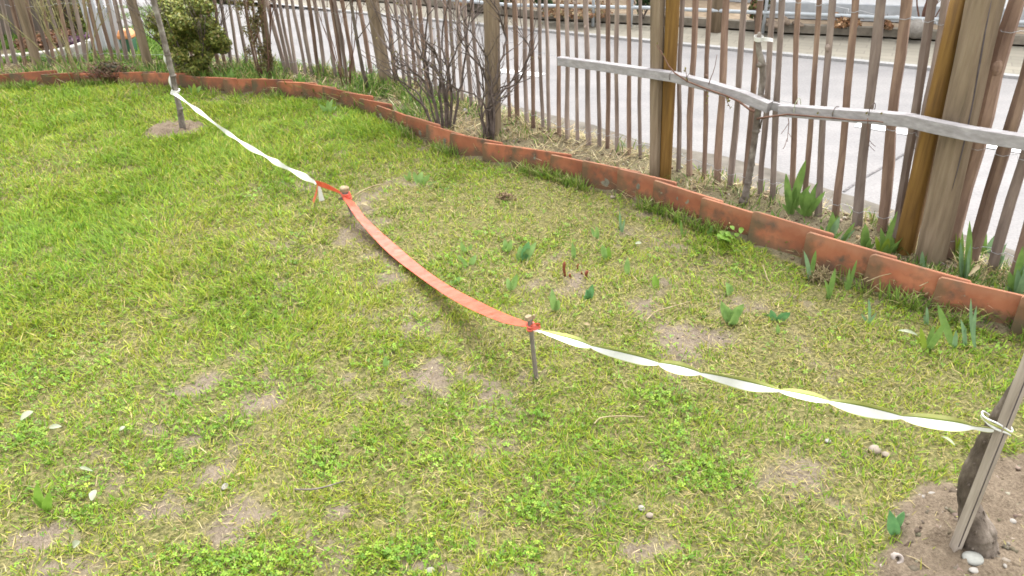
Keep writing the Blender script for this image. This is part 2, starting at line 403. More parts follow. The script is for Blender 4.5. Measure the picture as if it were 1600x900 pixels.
def np_obj(name, V, Q, material, tint=None, smooth=True, parent=None):
    """numpy mesh of quads; V (n,3), Q (m,4), tint per vertex (n,3)"""
    me = bpy.data.meshes.new(name)
    V = np.asarray(V, np.float32); Q = np.asarray(Q, np.int32)
    if parent is not None: V = V - np.array(parent['_o'], np.float32)
    me.vertices.add(len(V)); me.vertices.foreach_set('co', V.ravel())
    me.loops.add(Q.size); me.loops.foreach_set('vertex_index', Q.ravel())
    me.polygons.add(len(Q)); me.polygons.foreach_set('loop_start', np.arange(0, Q.size, 4, dtype=np.int32))
    try: me.polygons.foreach_set('loop_total', np.full(len(Q), 4, np.int32))
    except Exception: pass
    me.update(calc_edges=True)
    if smooth: me.shade_smooth()
    if tint is not None:
        at = me.attributes.new('tint', 'FLOAT_COLOR', 'POINT')
        c = np.ones((len(V), 4), np.float32); c[:, :3] = tint
        at.data.foreach_set('color', c.ravel())
    me.materials.append(material)
    o = bpy.data.objects.new(name, me); C.objects.link(o)
    if parent is not None: o.parent = parent
    return o
ORD = ['', 'first', 'second', 'third', 'fourth', 'fifth', 'sixth', 'seventh', 'eighth', 'ninth', 'tenth', 'eleventh', 'twelfth', 'thirteenth', 'fourteenth', 'fifteenth', 'sixteenth', 'seventeenth', 'eighteenth', 'nineteenth', 'twentieth']

# ------------------------------------------------------------------ survey lines (garden plan)
EDGE_PX = [(10, 137), (60, 135), (110, 135), (175, 134), (235, 134), (262, 136), (300, 140), (345, 147), (400, 150), (470, 154), (540, 170), (590, 185), (635, 213), (665, 225), (700, 240), (760, 253), (800, 262), (850, 272), (900, 288), (960, 303), (1000, 320), (1100, 358), (1200, 396), (1300, 432), (1350, 452), (1450, 486), (1500, 503), (1590, 525)]
EDGE = [G(x, y) for x, y in EDGE_PX]
EDGE = [EDGE[0] + Vector((-2.5, -0.25, 0)), EDGE[0] + Vector((-1.0, -0.05, 0))] + EDGE
_d = (EDGE[-1] - EDGE[-3]).normalized()
EDGE += [EDGE[-1] + _d * 0.5, EDGE[-1] + _d * 1.6]
EX = np.array([p.x for p in EDGE]); EY = np.array([p.y for p in EDGE])
edge_y = lambda x: np.interp(x, EX, EY)
FENCE_PX = [(20, 104), (110, 102), (235, 100), (360, 104), (470, 116), (560, 122), (600, 128), (660, 142), (730, 168), (770, 184), (809, 192), (849, 206), (900, 224), (950, 235), (1000, 247), (1060, 264), (1100, 279), (1142, 294), (1189, 308), (1240, 323), (1306, 344), (1379, 362), (1407, 372), (1480, 398), (1550, 424), (1585, 440)]
FEN = [G(x, y, 0.03) for x, y in FENCE_PX]
_d = (FEN[-1] - FEN[-4]).normalized()
FEN = [FEN[0] + Vector((-2.0, 0.05, 0))] + FEN + [FEN[-1] + _d * 1.4]
FX = np.array([p.x for p in FEN]); FY = np.array([p.y for p in FEN])
fence_y = lambda x: np.interp(x, FX, FY)
def fence_dir(x):
    return Vector((0.4, float(fence_y(x + 0.2) - fence_y(x - 0.2)), 0)).normalized()
ROAD_PX = [(330, 84), (430, 99), (500, 108), (600, 121), (700, 146), (810, 172), (895, 192), (975, 217), (1012, 231), (1060, 236), (1137, 250), (1200, 270), (1300, 304), (1350, 319), (1407, 338), (1575, 396)]
ROAD = [G(x, y) for x, y in ROAD_PX]
_d = (ROAD[-1] - ROAD[-3]).normalized()
ROAD += [ROAD[-1] + _d * 3.0]
RX = np.array([p.x for p in ROAD]); RY = np.array([p.y for p in ROAD])
KERB_A, KERB_B = G(800, 46), G(1600, 125)
kd = (KERB_B - KERB_A).normalized()

# ------------------------------------------------------------------ what grows where (fields on the ground plane)
def blobs(x, y, lst):
    v = np.zeros(np.shape(x))
    for px, py, rx, ry, s in lst:
        c = G(px, py); ax = (G(px + rx, py) - c).length; ay = (G(px, py - ry) - G(px, py + ry)).length / 2
        q = ((x - c.x) / ax) ** 2 + ((y - c.y) / ay) ** 2
        v = np.maximum(v, s * np.exp(-q * 0.9))
    return v
SOIL = [(390, 625, 42, 24, 1), (345, 742, 34, 24, 1), (385, 795, 42, 34, 1), (240, 800, 44, 20, 1), (318, 605, 32, 22, .9), (60, 830, 60, 18, .9), (90, 885, 70, 16, 1), (40, 625, 40, 14, .7),
        (690, 577, 46, 12, .75), (745, 592, 26, 10, .8), (890, 815, 60, 34, 1.1), (935, 788, 46, 20, .9), (690, 745, 34, 14, .9), (745, 805, 22, 22, .8), (540, 800, 30, 16, .7), (620, 815, 40, 14, .6),
        (1100, 522, 70, 20, .6), (1000, 480, 60, 12, .5), (665, 885, 36, 18, .9), (545, 410, 24, 8, .6), (1230, 742, 80, 30, .75), (1200, 690, 60, 20, .6), (1100, 720, 50, 14, .5), (970, 670, 50, 10, .55),
        (780, 700, 60, 16, .6), (1270, 520, 40, 12, .6), (1375, 700, 36, 14, .9), (930, 430, 60, 12, .55), (560, 630, 36, 14, .6), (1010, 860, 60, 20, .5), (1330, 790, 50, 30, .6), (960, 300, 40, 8, .6), (720, 247, 50, 6, .6),
        (490, 385, 60, 10, .5), (640, 630, 30, 10, .5), (820, 335, 50, 10, .5), (470, 680, 40, 12, .5), (1190, 560, 40, 10, .5)]
BARE = [(1560, 830, 130, 62, 2.0), (1480, 880, 100, 40, 1.6), (1600, 760, 90, 40, 1.6), (1470, 770, 60, 24, 1.0), (277, 203, 36, 9, 2.0), (262, 209, 30, 6, 1.6), (1450, 885, 70, 34, 1.6)]
LUSH = [(590, 195, 90, 34, 1.2), (60, 180, 260, 60, 1.0), (330, 230, 260, 60, 1.0), (420, 170, 200, 30, .9), (120, 330, 220, 90, .85), (40, 480, 160, 90, .7), (300, 430, 180, 60, .6), (1130, 390, 70, 18, .7), (700, 270, 60, 20, .5), (460, 500, 200, 50, .45)]
THATCH = [(720, 330, 260, 60, 1.0), (950, 400, 200, 60, .9), (560, 390, 120, 30, .7), (1080, 480, 200, 50, .8), (1250, 600, 200, 70, .7), (1250, 760, 160, 70, .9), (620, 690, 160, 40, .6), (700, 850, 250, 40, .5), (250, 650, 160, 30, .5), (1400, 560, 120, 30, .7), (880, 520, 80, 20, .6)]
CLOVER = [(840, 790, 60, 30, 1), (870, 660, 70, 22, 1), (150, 780, 90, 50, 1), (360, 880, 90, 26, .9), (640, 870, 110, 26, 1), (950, 880, 80, 24, .9), (1020, 620, 70, 22, .7), (560, 560, 100, 30, .7), (760, 560, 60, 26, .9), (480, 600, 90, 26, .7), (250, 720, 70, 26, .9), (1130, 740, 60, 26, .7), (500, 720, 60, 30, .8), (820, 870, 80, 20, .9), (40, 690, 70, 36, .8), (330, 670, 60, 20, .8), (1260, 690, 50, 16, .6), (1040, 560, 60, 16, .7), (900, 590, 50, 18, .6), (100, 560, 120, 40, .6), (1070, 870, 60, 20, .8)]
def fields(x, y):
    soil = blobs(x, y, SOIL); nz = N1.fbm(x, y, 0.22, 4); nb = N2.fbm(x, y, 0.7, 3)
    nf = N4.fbm(x, y, 0.07, 3)
    soil = soil * 0.62 + (nz - 0.5) * 2.0 + (nb - 0.5) * 0.6 + (nf - 0.5) * 0.9
    soil = sstep(0.27, 0.86, soil + 0.12 * sstep(2.9, 1.6, y))
    bare = sstep(0.38, 0.75, blobs(x, y, BARE) + (nz - 0.5) * 0.9)
    lush = np.clip(blobs(x, y, LUSH), 0, 1.2)
    soil = np.maximum(soil * (1 - 0.85 * np.clip(lush, 0, 1)), bare)
    th = np.clip(blobs(x, y, THATCH) * 0.75 + (N3.fbm(x, y, 0.35, 3) - 0.42) * 1.5, 0, 1) * (1 - 0.6 * np.clip(lush, 0, 1))
    cl = np.clip(blobs(x, y, CLOVER) + (N4.fbm(x, y, 0.3, 3) - 0.55) * 1.6, 0, 1) * (1 - np.clip(lush, 0, 1))
    return soil, lush, th, cl, bare
def gz(x, y):
    x = np.asarray(x, float); y = np.asarray(y, float)
    h = (N1.fbm(x, y, 0.9, 3) - 0.5) * 0.045 + (N2.fbm(x, y, 0.16, 3) - 0.5) * 0.018
    bed = sstep(0.0, 0.05, y - edge_y(x)); beyond = sstep(0.10, 0.26, y - fence_y(x))
    far = sstep(5.0, 7.5, np.hypot(x, y))
    h = h * (1 - 0.3 * far)
    b = 0.028 + (N3.fbm(x, y, 0.3, 3) - 0.5) * 0.05
    h = h * (1 - bed) + b * bed
    return h * (1 - beyond) + (-0.035) * beyond
def gzf(P): return float(gz(P.x, P.y))
def onground(px, py):
    P = G(px, py)
    for _ in range(3): P = G(px, py, gzf(P))
    return P

# ------------------------------------------------------------------ SETTING: ground, road, pavement
# one sheet to the horizon, fine where the garden is
xs = np.concatenate([[-300, -80, -30, -14, -9, -7], np.arange(-5.6, 3.6, 0.014), [3.8, 4.3, 5, 6, 8, 12, 30, 80, 300]])
ys = np.concatenate([[-300, -80, -20, -5, -1, 0.2, 0.6], np.arange(0.85, 6.7, 0.014), [7, 7.6, 8.4, 9.5, 12, 20, 50, 120, 300]])
XX, YY = np.meshgrid(xs, ys)
ZZ = gz(XX, YY)
so_, lu_, th_, cl_, ba_ = fields(XX, YY)
inlawn = (YY < edge_y(XX))
# crumbs of soil on the bare ground, flatter elsewhere
cr_ = (N4.fbm(XX, YY, 0.06, 3) - 0.5) * .5 + (N2.fbm(XX, YY, 0.034, 2) - .5) * .7
ZZ = ZZ + np.where(np.abs(XX) < 5.6, np.where(YY < 6.6, 1, 0), 0) * (ba_ * np.abs(cr_) * 0.09 + (1 - ba_) * cr_ * 0.006)
V = np.stack([XX.ravel(), YY.ravel(), ZZ.ravel()], 1)
ny, nx = XX.shape
ii = np.arange(ny * nx).reshape(ny, nx)
Q = np.stack([ii[:-1, :-1], ii[:-1, 1:], ii[1:, 1:], ii[1:, :-1]], -1).reshape(-1, 4)
gr = setting(np_obj('ground', V, Q, MAT['ground']))
cover = np.where(inlawn, (1 - so_) * np.clip(0.25 + 0.6 * (1 - ba_), 0, 1), 0.25 + 0.3 * N2.fbm(XX, YY, 0.3, 2))
at = gr.data.attributes.new('cover', 'FLOAT', 'POINT'); at.data.foreach_set('value', cover.ravel().astype(np.float32))

at = gr.data.attributes.new('dug', 'FLOAT', 'POINT'); at.data.foreach_set('value', ba_.ravel().astype(np.float32))

def sheet(name, poly, z, material):
    b = MB(); b.add([(p[0], p[1], z) for p in poly], [tuple(range(len(poly)))])
    return setting(b.build(name, material, smooth=False))
nrm = Vector((-kd.y, kd.x, 0))        # towards the far side of the road
KL, KR = KERB_A - kd * 14, KERB_B + kd * 12
b = MB()
near = ROAD; L = len(near)
left = G(330, 84)
tops = []
for p in near:
    t = (p - KERB_A).dot(kd); tops.append(KERB_A + kd * t)
# fan of quads between the near edge and the far kerb
for i in range(L - 1):
    b.add([(near[i].x, near[i].y, 0), (near[i + 1].x, near[i + 1].y, 0), (tops[i + 1].x, tops[i + 1].y, 0), (tops[i].x, tops[i].y, 0)], [(0, 1, 2, 3)])
p0 = near[0]; b.add([(p0.x - 5, p0.y + 4.5, 0), (p0.x, p0.y, 0), (tops[0].x, tops[0].y, 0), (KL.x, KL.y, 0)], [(0, 1, 2, 3)])
setting(b.build('road', MAT['asphalt'], smooth=False))
# verge of worn concrete slabs between fence and road, broken outer rim
b = MB(); prev = None
for i, x in enumerate(np.arange(-2.4, 3.2, 0.06)):
    y0 = float(fence_y(x)) + 0.03; y1 = float(np.interp(x, RX, RY)) + 0.02 + 0.05 * (float(N1.at(x, 0, 0.09)) - 0.5)
    y1 = max(y1, y0 + 0.05)
    z = 0.012 + 0.008 * float(N2.at(x, 1, 0.25))
    cur = [(x, y0, z), (x, y1, z), (x, y1 + 0.006, -0.02)]
    if prev:
        b.add([prev[0], cur[0], cur[1], prev[1]], [(0, 1, 2, 3)]); b.add([prev[1], cur[1], cur[2], prev[2]], [(0, 1, 2, 3)])
    prev = cur
setting(b.build('verge', MAT['verge'], smooth=False))
# far kerb (real step) and brick pavement
b = MB()
kw, kh = 0.06, 0.020
off = Vector((0, 0, kh))
A, B_ = KL, KR
q = [A, B_, B_ + nrm * kw, A + nrm * kw]
b.add([*(p for p in q), *(p + off for p in q)], [(0, 1, 5, 4), (4, 5, 6, 7), (1, 2, 6, 5), (2, 3, 7, 6), (3, 0, 4, 7)])
setting(b.build('kerb', MAT['kerb'], smooth=False))
FAR_PX = [(640, 2), (784, 20), (850, 27), (1072, 37), (1165, 43), (1225, 48), (1375, 54), (1600, 67)]
FAR = [G(x, y, 0.045) for x, y in FAR_PX]
FAR = [FAR[0] + Vector((-9, 3.5, 0))] + FAR + [FAR[-1] + (FAR[-1] - FAR[-2]) * 4]
b = MB()
for i in range(len(FAR) - 1):
    qa = FAR[i]; qb = FAR[i + 1]
    def foot(p):
        t = (p - KERB_A).dot(kd); return KERB_A + kd * t + nrm * kw
    a0, b0 = foot(qa), foot(qb)
    b.add([(a0.x, a0.y, 0.016), (b0.x, b0.y, 0.016), (qb.x, qb.y, 0.016), (qa.x, qa.y, 0.016)], [(0, 1, 2, 3)])
setting(b.build('pavement', MAT['paving'], smooth=False))
# low kerb stones in front of the planted strip, then its soil
b = MB()
for i in range(len(FAR) - 1):
    p, q_ = FAR[i], FAR[i + 1]; d = (q_ - p).normalized(); n_ = Vector((-d.y, d.x, 0))
    vs = [p, q_, q_ + n_ * 0.07, p + n_ * 0.07]
    b.add([Vector((v.x, v.y, 0.03)) for v in vs] + [Vector((v.x, v.y, 0.095)) for v in vs], [(0, 1, 5, 4), (4, 5, 6, 7), (2, 3, 7, 6)])
setting(b.build('kerb', m_noise('brown_kerb_stone', [(0.3, (0.14, 0.125, 0.10)), (0.7, (0.24, 0.21, 0.17))], 20, bs=0.3), smooth=False))
b = MB()
for i in range(len(FAR) - 1):
    p, q_ = FAR[i], FAR[i + 1]
    b.add([(p.x, p.y + 0.06, 0.085), (q_.x, q_.y + 0.06, 0.085), (q_.x + 1.0, q_.y + 2.6, 0.12), (p.x + 1.0, p.y + 2.6, 0.12)], [(0, 1, 2, 3)])
setting(b.build('planted_strip', m_noise('strip_soil', [(0.3, (0.20, 0.15, 0.10)), (0.7, (0.36, 0.28, 0.20))], 15, bs=0.5), smooth=False))
# painted dashes and the tarred joint on the road
def strip(name, P, Q_, wd, z, material):
    d = (Q_ - P).normalized(); n_ = Vector((-d.y, d.x, 0)) * wd / 2
    return sheet(name, [P - n_, Q_ - n_, Q_ + n_, P + n_], z, material)
strip('road_marking', G(772, 110), G(848, 118), 0.10, 0.004, MAT['paint'])
strip('road_marking', G(1338, 195), G(1640, 243), 0.09, 0.004, MAT['paint'])
b = MB(); J = [G(1318, 300), G(1345, 281), G(1372, 266), G(1395, 252), G(1432, 229), G(1500, 188), G(1560, 150)]
for i in range(len(J) - 1):
    d = (J[i + 1] - J[i]).normalized(); n_ = Vector((-d.y, d.x, 0)) * 0.006
    b.add([J[i] - n_, J[i + 1] - n_, J[i + 1] + n_, J[i] + n_], [(0, 1, 2, 3)])
for i in range(len(b.v)): b.v[i] = (b.v[i][0], b.v[i][1], 0.004)
setting(b.build('road_joint', MAT['crack'], smooth=False))

# ------------------------------------------------------------------ STUFF: grass, straw, clover, crumbs
def blades(P, length, width, tint, lean, curl, az=None, name='grass', material='blade', levels=(0, .4, .75, 1), parent=None, zlift=0.0):
    n = len(P)
    az = rng.random(n) * 2 * pi if az is None else az
    d = np.stack([np.cos(az), np.sin(az), np.zeros(n)], 1)
    tw = az + pi / 2 + rng.normal(0, 0.5, n)
    s = np.stack([np.cos(tw), np.sin(tw), rng.normal(0, 0.25, n)], 1)
    vs = []
    wp = {0: 0.75, .4: 1.0, .75: .72, 1: .1, .5: 1.0}
    for t in levels:
        hor = length * (lean * t + curl * t * t)
        up = length * np.sqrt(np.clip(1 - lean ** 2, 0.02, 1)) * (t - 0.45 * np.clip(curl, 0, 1.2) * t * t)
        c = P + d * hor[:, None]; c[:, 2] += up + zlift
        h = (width * wp[t] * 0.5)[:, None]
        vs += [c - s * h, c + s * h]
    k = len(levels) * 2
    V = np.stack(vs, 1).reshape(-1, 3)
    base = (np.arange(n) * k)[:, None]
    Q = np.concatenate([base + np.array([[2 * j, 2 * j + 1, 2 * j + 3, 2 * j + 2]]) for j in range(len(levels) - 1)], 0)
    T = np.repeat(tint, k, 0)
    # tips a little paler and drier than the base of the leaf (leaf colour itself)
    tip = np.tile(np.repeat(np.array(levels), 2), n)[:, None]
    T = T * (1 - 0.12 * tip) + np.array([0.22, 0.20, 0.07]) * 0.12 * tip
    return np_obj(name, V, Q, MAT[material], T, parent=parent)
def visible(x, y, mx=150, my=140):
    P = np.stack([x, y, np.zeros_like(x)], 1) - np.array(CAM)
    f = P @ np.array(_f); u = P @ np.array(UP); r = P @ np.array(RT)
    px = 800 + F_PX * r / f; py = 450 - F_PX * u / f
    return (f > 0.2) & (px > -mx) & (px < 1600 + mx) & (py < 900 + my) & (py > -200)
def scatter(n, x0, x1, y0, y1, pw=1.3, dmin=1.6):
    x = rng.uniform(x0, x1, n); y = rng.uniform(y0, y1, n)
    d = np.sqrt(x * x + y * y + 2.2)
    k = (rng.random(n) < (dmin / d) ** pw) & visible(x, y)
    return x[k], y[k], d[k]
def colmix(n, cols, wts, jit=0.16):
    cols = np.array(cols); wts = np.array(wts, float)
    if wts.ndim == 1: wts = np.tile(wts, (n, 1))
    wts = wts / wts.sum(1, keepdims=True)
    idx = (rng.random(n)[:, None] > np.cumsum(wts, 1)).sum(1).clip(0, len(cols) - 1)
    c = cols[idx] * np.clip(1 + rng.normal(0, jit * 1.35, (n, 1)), .35, 1.7) * (1 + rng.normal(0, 0.05, (n, 3)))
    return np.clip(c, 0.01, 0.7)
GR_LUSH = (0.168, 0.280, 0.020); GR_YEL = (0.275, 0.332, 0.026); GR_DARK = (0.116, 0.228, 0.018); GR_STRAW = (0.40, 0.33, 0.13); GR_OLIVE = (0.25, 0.275, 0.036)
# living lawn grass
x, y, d = scatter(2600000, -5.6, 3.2, 0.9, 6.2)
soil, lush, th, cl, bare = fields(x, y)
inl = y < edge_y(x) - 0.012
tuft = N3.fbm(x, y, 0.055, 2)
big = N1.fbm(x, y, 0.8, 2)
den = (0.62 + 0.4 * np.clip(lush, 0, 1) - 0.36 * th + 0.5 * (big - 0.5)) * (1 - 0.90 * soil) * (1 - bare * np.where(tuft > .60, .72, 1.0)) * (1 - 0.5 * cl) * sstep(0.15, 0.6, tuft + 0.25 * lush)
k = inl & (rng.random(len(x)) < den)
x, y, d, lush, th, tuft, big = x[k], y[k], d[k], lush[k], th[k], tuft[k], big[k]
n = len(x)
P = np.stack([x, y, gz(x, y) - 0.004], 1)
pch = N2.fbm(x, y, 0.16, 3)
L = (0.015 + 0.022 * rng.random(n) ** 1.7) * (0.75 + 0.7 * tuft) + np.clip(lush, 0, 1.1) * (0.018 + 0.03 * rng.random(n))
L *= (0.62 + 0.5 * pch)
Wd = (0.0018 + 0.0013 * rng.random(n)) * (0.72 + 0.2 * d)
gn = (N3.fbm(x, y, 0.45, 3) - 0.5) * 3.0 + (pch - 0.5) * 1.6
wl = np.stack([0.60 + 0.9 * np.clip(lush, 0, 1) + 0.5 * gn, 0.60 + 0.3 * th - 0.4 * gn, 0.22 + 0.5 * gn.clip(0), 0.08 + 0.38 * th - 0.12 * gn, 0.2 + 0.25 * th - 0.15 * gn], 1).clip(0.02)
tint = colmix(n, [GR_LUSH, GR_YEL, GR_DARK, GR_STRAW, GR_OLIVE], wl)
lean = np.clip(rng.normal(0.52, 0.26, n), 0.02, 0.96); curl = np.clip(rng.normal(0.35, 0.2, n), 0, 1)
az = rng.random(n) * 2 * pi
az = np.where(rng.random(n) < 0.35, (N4.fbm(x, y, 0.5, 2) * 4 * pi) + rng.normal(0, 0.5, n), az)
g1 = blades(P, L, Wd, tint, lean, curl, az, 'lawn_grass')
tag(g1, 'patchy short green lawn grass with brighter lusher blades towards the back left', 'grass', kind='stuff')
print('grass blades', n)
# dead straw lying in the lawn
x, y, d = scatter(800000, -5.6, 3.2, 0.9, 6.2)
soil, lush, th, cl, bare = fields(x, y)
den = (0.10 + 0.55 * th + 0.25 * np.exp(-((soil - 0.5) / 0.3) ** 2)) * (1 - 0.75 * np.clip(lush, 0, 1)) * (1 - 0.25 * sstep(0.7, 1, soil)) * (1 - 0.85 * bare)
k = (y < edge_y(x) - 0.012) & (rng.random(len(x)) < np.minimum(den * 1.5, 1))
x, y, d = x[k], y[k], d[k]; n = len(x)
P = np.stack([x, y, gz(x, y) + 0.002 + 0.014 * rng.random(n) ** 2], 1)
tint = colmix(n, [(0.31, 0.26, 0.115), (0.25, 0.215, 0.08), (0.37, 0.315, 0.17), (0.18, 0.14, 0.075), (0.25, 0.25, 0.06)], [0.4, 0.3, 0.14, 0.12, 0.25])
s1 = blades(P, 0.010 + 0.028 * rng.random(n) ** 2, (0.0011 + 0.0008 * rng.random(n)) * (0.7 + 0.2 * d), tint, np.clip(rng.normal(0.96, 0.06, n), 0.6, 0.995), rng.normal(0, 0.16, n), None, 'dry_thatch', 'straw')
tag(s1, 'dry straw coloured thatch lying flat among the lawn grass', 'thatch', kind='stuff')
print('straw', n)
# clover and small broad-leaved weeds
x, y, d = scatter(420000, -4.5, 3.0, 0.9, 4.6)
soil, lush, th, cl, bare = fields(x, y)
tf = N1.fbm(x, y, 0.05, 2)
den = (1.0 * cl + 0.05) * sstep(0.3, 0.62, tf + 0.15 * cl) * (1 - 0.7 * soil) * (1 - bare)
k = (y < edge_y(x) - 0.03) & (rng.random(len(x)) < den)
x, y, d = x[k], y[k], d[k]; n = len(x)
hz = 0.006 + 0.018 * rng.random(n)
ctr = np.stack([x, y, gz(x, y) + hz], 1)
Vs, Ts = [], []
col = colmix(n, [(0.125, 0.240, 0.018), (0.180, 0.295, 0.028), (0.24, 0.325, 0.04), (0.09, 0.185, 0.018)], [0.4, 0.35, 0.15, 0.2], 0.14)
az0 = rng.random(n) * 6.283
sz = (0.0028 + 0.0030 * rng.random(n)) * (0.75 + 0.17 * d)
tx = rng.normal(0, 0.35, (n, 2))
for j in range(3):
    a = az0 + j * 2.094 + rng.normal(0, .15, n)
    dd = np.stack([np.cos(a), np.sin(a)], 1); ss = np.stack([-np.sin(a), np.cos(a)], 1)
    def pt(u, v):
        h = dd * (u * sz)[:, None] + ss * (v * sz)[:, None]
        z = (h * tx).sum(1) + 0.12 * sz * abs(v)
        return np.concatenate([ctr[:, :2] + h, (ctr[:, 2] + z)[:, None]], 1)
    pts = [pt(0.1, 0), pt(0.7, -0.55), pt(1.25, -0.38), pt(1.2, 0), pt(1.25, 0.38), pt(0.7, 0.55)]
    Vs.append(np.stack(pts, 1))
V = np.stack(Vs, 1).reshape(-1, 3); b_ = (np.arange(3 * n) * 6)[:, None]
Q = np.concatenate([b_ + np.array([[0, 1, 2, 3]]), b_ + np.array([[0, 3, 4, 5]])], 0)
c1 = np_obj('clover', V, Q, MAT['clover'], np.repeat(col, 18, 0), smooth=False)
tag(c1, 'low dark green clover and small weeds growing in clumps in the lawn', 'clover', kind='stuff')
print('clover', n)
# feathery yarrow/fine weed leaves inside the clover clumps
x, y, d = scatter(800000, -4.5, 3.0, 0.9, 4.6)
soil, lush, th, cl, bare = fields(x, y)
tf = N1.fbm(x, y, 0.05, 2)
k = (y < edge_y(x) - 0.03) & (rng.random(len(x)) < (0.8 * cl + .05) * sstep(0.3, 0.6, tf + .15 * cl) * (1 - 0.7 * soil) * (1 - bare))
x, y, d = x[k], y[k], d[k]; n = len(x)
P = np.stack([x, y, gz(x, y)], 1)
tint = colmix(n, [(0.130, 0.250, 0.014), (0.19, 0.305, 0.022), (0.26, 0.335, 0.036)], [0.45, 0.35, 0.2])
y1 = blades(P, 0.014 + 0.022 * rng.random(n), (0.0022 + 0.0016 * rng.random(n)) * (0.75 + 0.18 * d), tint, np.clip(rng.normal(0.6, 0.25, n), 0.05, 0.97), rng.normal(0.1, 0.25, n), None, 'fine_weeds', 'clover', (0, .5, 1))
tag(y1, 'fine feathery green weeds filling the clover clumps', 'weeds', kind='stuff')
# crumbs and little stones on the bare soil
def crumbs(x, y, r, cols, name, label, cat):
    n = len(x); c = np.stack([x, y, gz(x, y) + r * 0.25], 1)
    base = np.array([(1, 0, 0), (-1, 0, 0), (0, 1, 0), (0, -1, 0), (0, 0, .75), (0, 0, -.75)])
    fx = np.array([(0, 2, 4, 4), (2, 1, 4, 4), (1, 3, 4, 4), (3, 0, 4, 4)])
    # a squarish lump: 8 corners jittered
    cor = np.array([(sx, sy, sz_) for sx in (-1, 1) for sy in (-1, 1) for sz_ in (-1, 1)], float) * np.array([.75, .65, .5])
    V = c[:, None, :] + cor[None] * r[:, None, None] * (1 + rng.normal(0, 0.28, (n, 8, 3)))
    a = rng.random(n) * 6.28
    o = V - c[:, None, :]; ca, sa = np.cos(a)[:, None], np.sin(a)[:, None]
    V = c[:, None, :] + np.stack([o[..., 0] * ca - o[..., 1] * sa, o[..., 0] * sa + o[..., 1] * ca, o[..., 2]], -1)
    q = np.array([(0, 1, 3, 2), (4, 6, 7, 5), (0, 4, 5, 1), (2, 3, 7, 6), (0, 2, 6, 4), (1, 5, 7, 3)])
    Q = ((np.arange(n) * 8)[:, None, None] + q[None]).reshape(-1, 4)
    o = np_obj(name, V.reshape(-1, 3), Q, MAT['straw'], np.repeat(cols, 8, 0))
    return tag(o, label, cat, kind='stuff')
x, y, d = scatter(420000, -4.5, 3.2, 0.9, 4.8)
soil, lush, th, cl, bare = fields(x, y)
k = (y < edge_y(x)) & (rng.random(len(x)) < (0.045 * soil * (1 - bare) + 0.8 * bare))
x, y, d = x[k], y[k], d[k]; n = len(x)
r = 0.0018 + (0.0035 + 0.0065 * bare[k]) * rng.random(n) ** 4
crumbs(x, y, r, colmix(n, [(0.15, 0.118, 0.088), (0.20, 0.165, 0.125), (0.115, 0.088, 0.066), (0.30, 0.265, 0.225)], [0.4, 0.35, 0.18, 0.07]), 'soil_crumbs', 'small crumbs of brown soil and grit on the bare patches', 'soil')
# planted bed behind the tiles: dry straw, crumbs and rough grass
x, y, d = scatter(900000, -5.6, 3.4, 1.6, 6.6, 0.9, 2.4)
ey, fy = edge_y(x), fence_y(x)
k = (y > ey + 0.02) & (y < fy + 0.22)
x, y, d = x[k], y[k], d[k]
px_ = N1.fbm(x, y, 0.22, 3); left = sstep(0.0, -0.9, x)     # the back left of the bed is greener
dn = (0.85 - 0.45 * left) * sstep(0.42, 0.62, px_)
k1 = rng.random(len(x)) < dn * 0.55
xa, ya, da = x[k1], y[k1], d[k1]; n = len(xa)
P = np.stack([xa, ya, gz(xa, ya) + 0.03 * rng.random(n) ** 2], 1)
tint = colmix(n, [(0.42, 0.35, 0.19), (0.31, 0.25, 0.13), (0.53, 0.46, 0.29), (0.22, 0.16, 0.09)], [0.4, 0.3, 0.18, 0.14])
s2 = blades(P, 0.03 + 0.07 * rng.random(n) ** 1.5, (0.0016 + 0.0012 * rng.random(n)) * (0.7 + 0.17 * da), tint, np.clip(rng.normal(0.92, 0.1, n), 0.3, 0.99), rng.normal(0.05, 0.25, n), None, 'dry_straw', 'straw')
tag(s2, 'tangled dry straw covering the bed along the picket fence', 'straw', kind='stuff')
gpx = N2.fbm(x, y, 0.25, 3)
k2 = rng.random(len(x)) < np.clip(0.12 + 0.42 * left + 0.5 * sstep(1.35, 1.75, x), 0, 1) * sstep(0.40 - 0.06 * left, 0.62, gpx) * 0.8
xa, ya, da = x[k2], y[k2], d[k2]; n = len(xa); lf = left[k2]
P = np.stack([xa, ya, gz(xa, ya)], 1)
tint = colmix(n, [(0.11, 0.21, 0.03), (0.18, 0.25, 0.045), (0.07, 0.15, 0.03), (0.34, 0.29, 0.13)], [0.4, 0.25, 0.25, 0.12])
s3 = blades(P, (0.03 + 0.05 * rng.random(n)) * (1 + 1.0 * lf * rng.random(n)), (0.0028 + 0.0025 * rng.random(n)) * (0.7 + 0.16 * da), tint, np.clip(rng.normal(0.3, 0.2, n), 0.02, 0.9), np.clip(rng.normal(0.35, 0.25, n), 0, 1.1), None, 'bed_grass', 'blade')
tag(s3, 'rough tall grass and weeds growing in the bed behind the tiles', 'grass', kind='stuff')
k3 = rng.random(len(x)) < 0.06
xa, ya = x[k3], y[k3]; n = len(xa)
crumbs(xa, ya, 0.004 + 0.008 * rng.random(n) ** 3, colmix(n, [(0.20, 0.15, 0.10), (0.29, 0.23, 0.165), (0.13, 0.095, 0.065), (0.45, 0.4, 0.34)], [0.45, 0.3, 0.2, 0.07]), 'bed_soil_crumbs', 'clods of brown earth and small stones in the bed by the fence', 'soil')
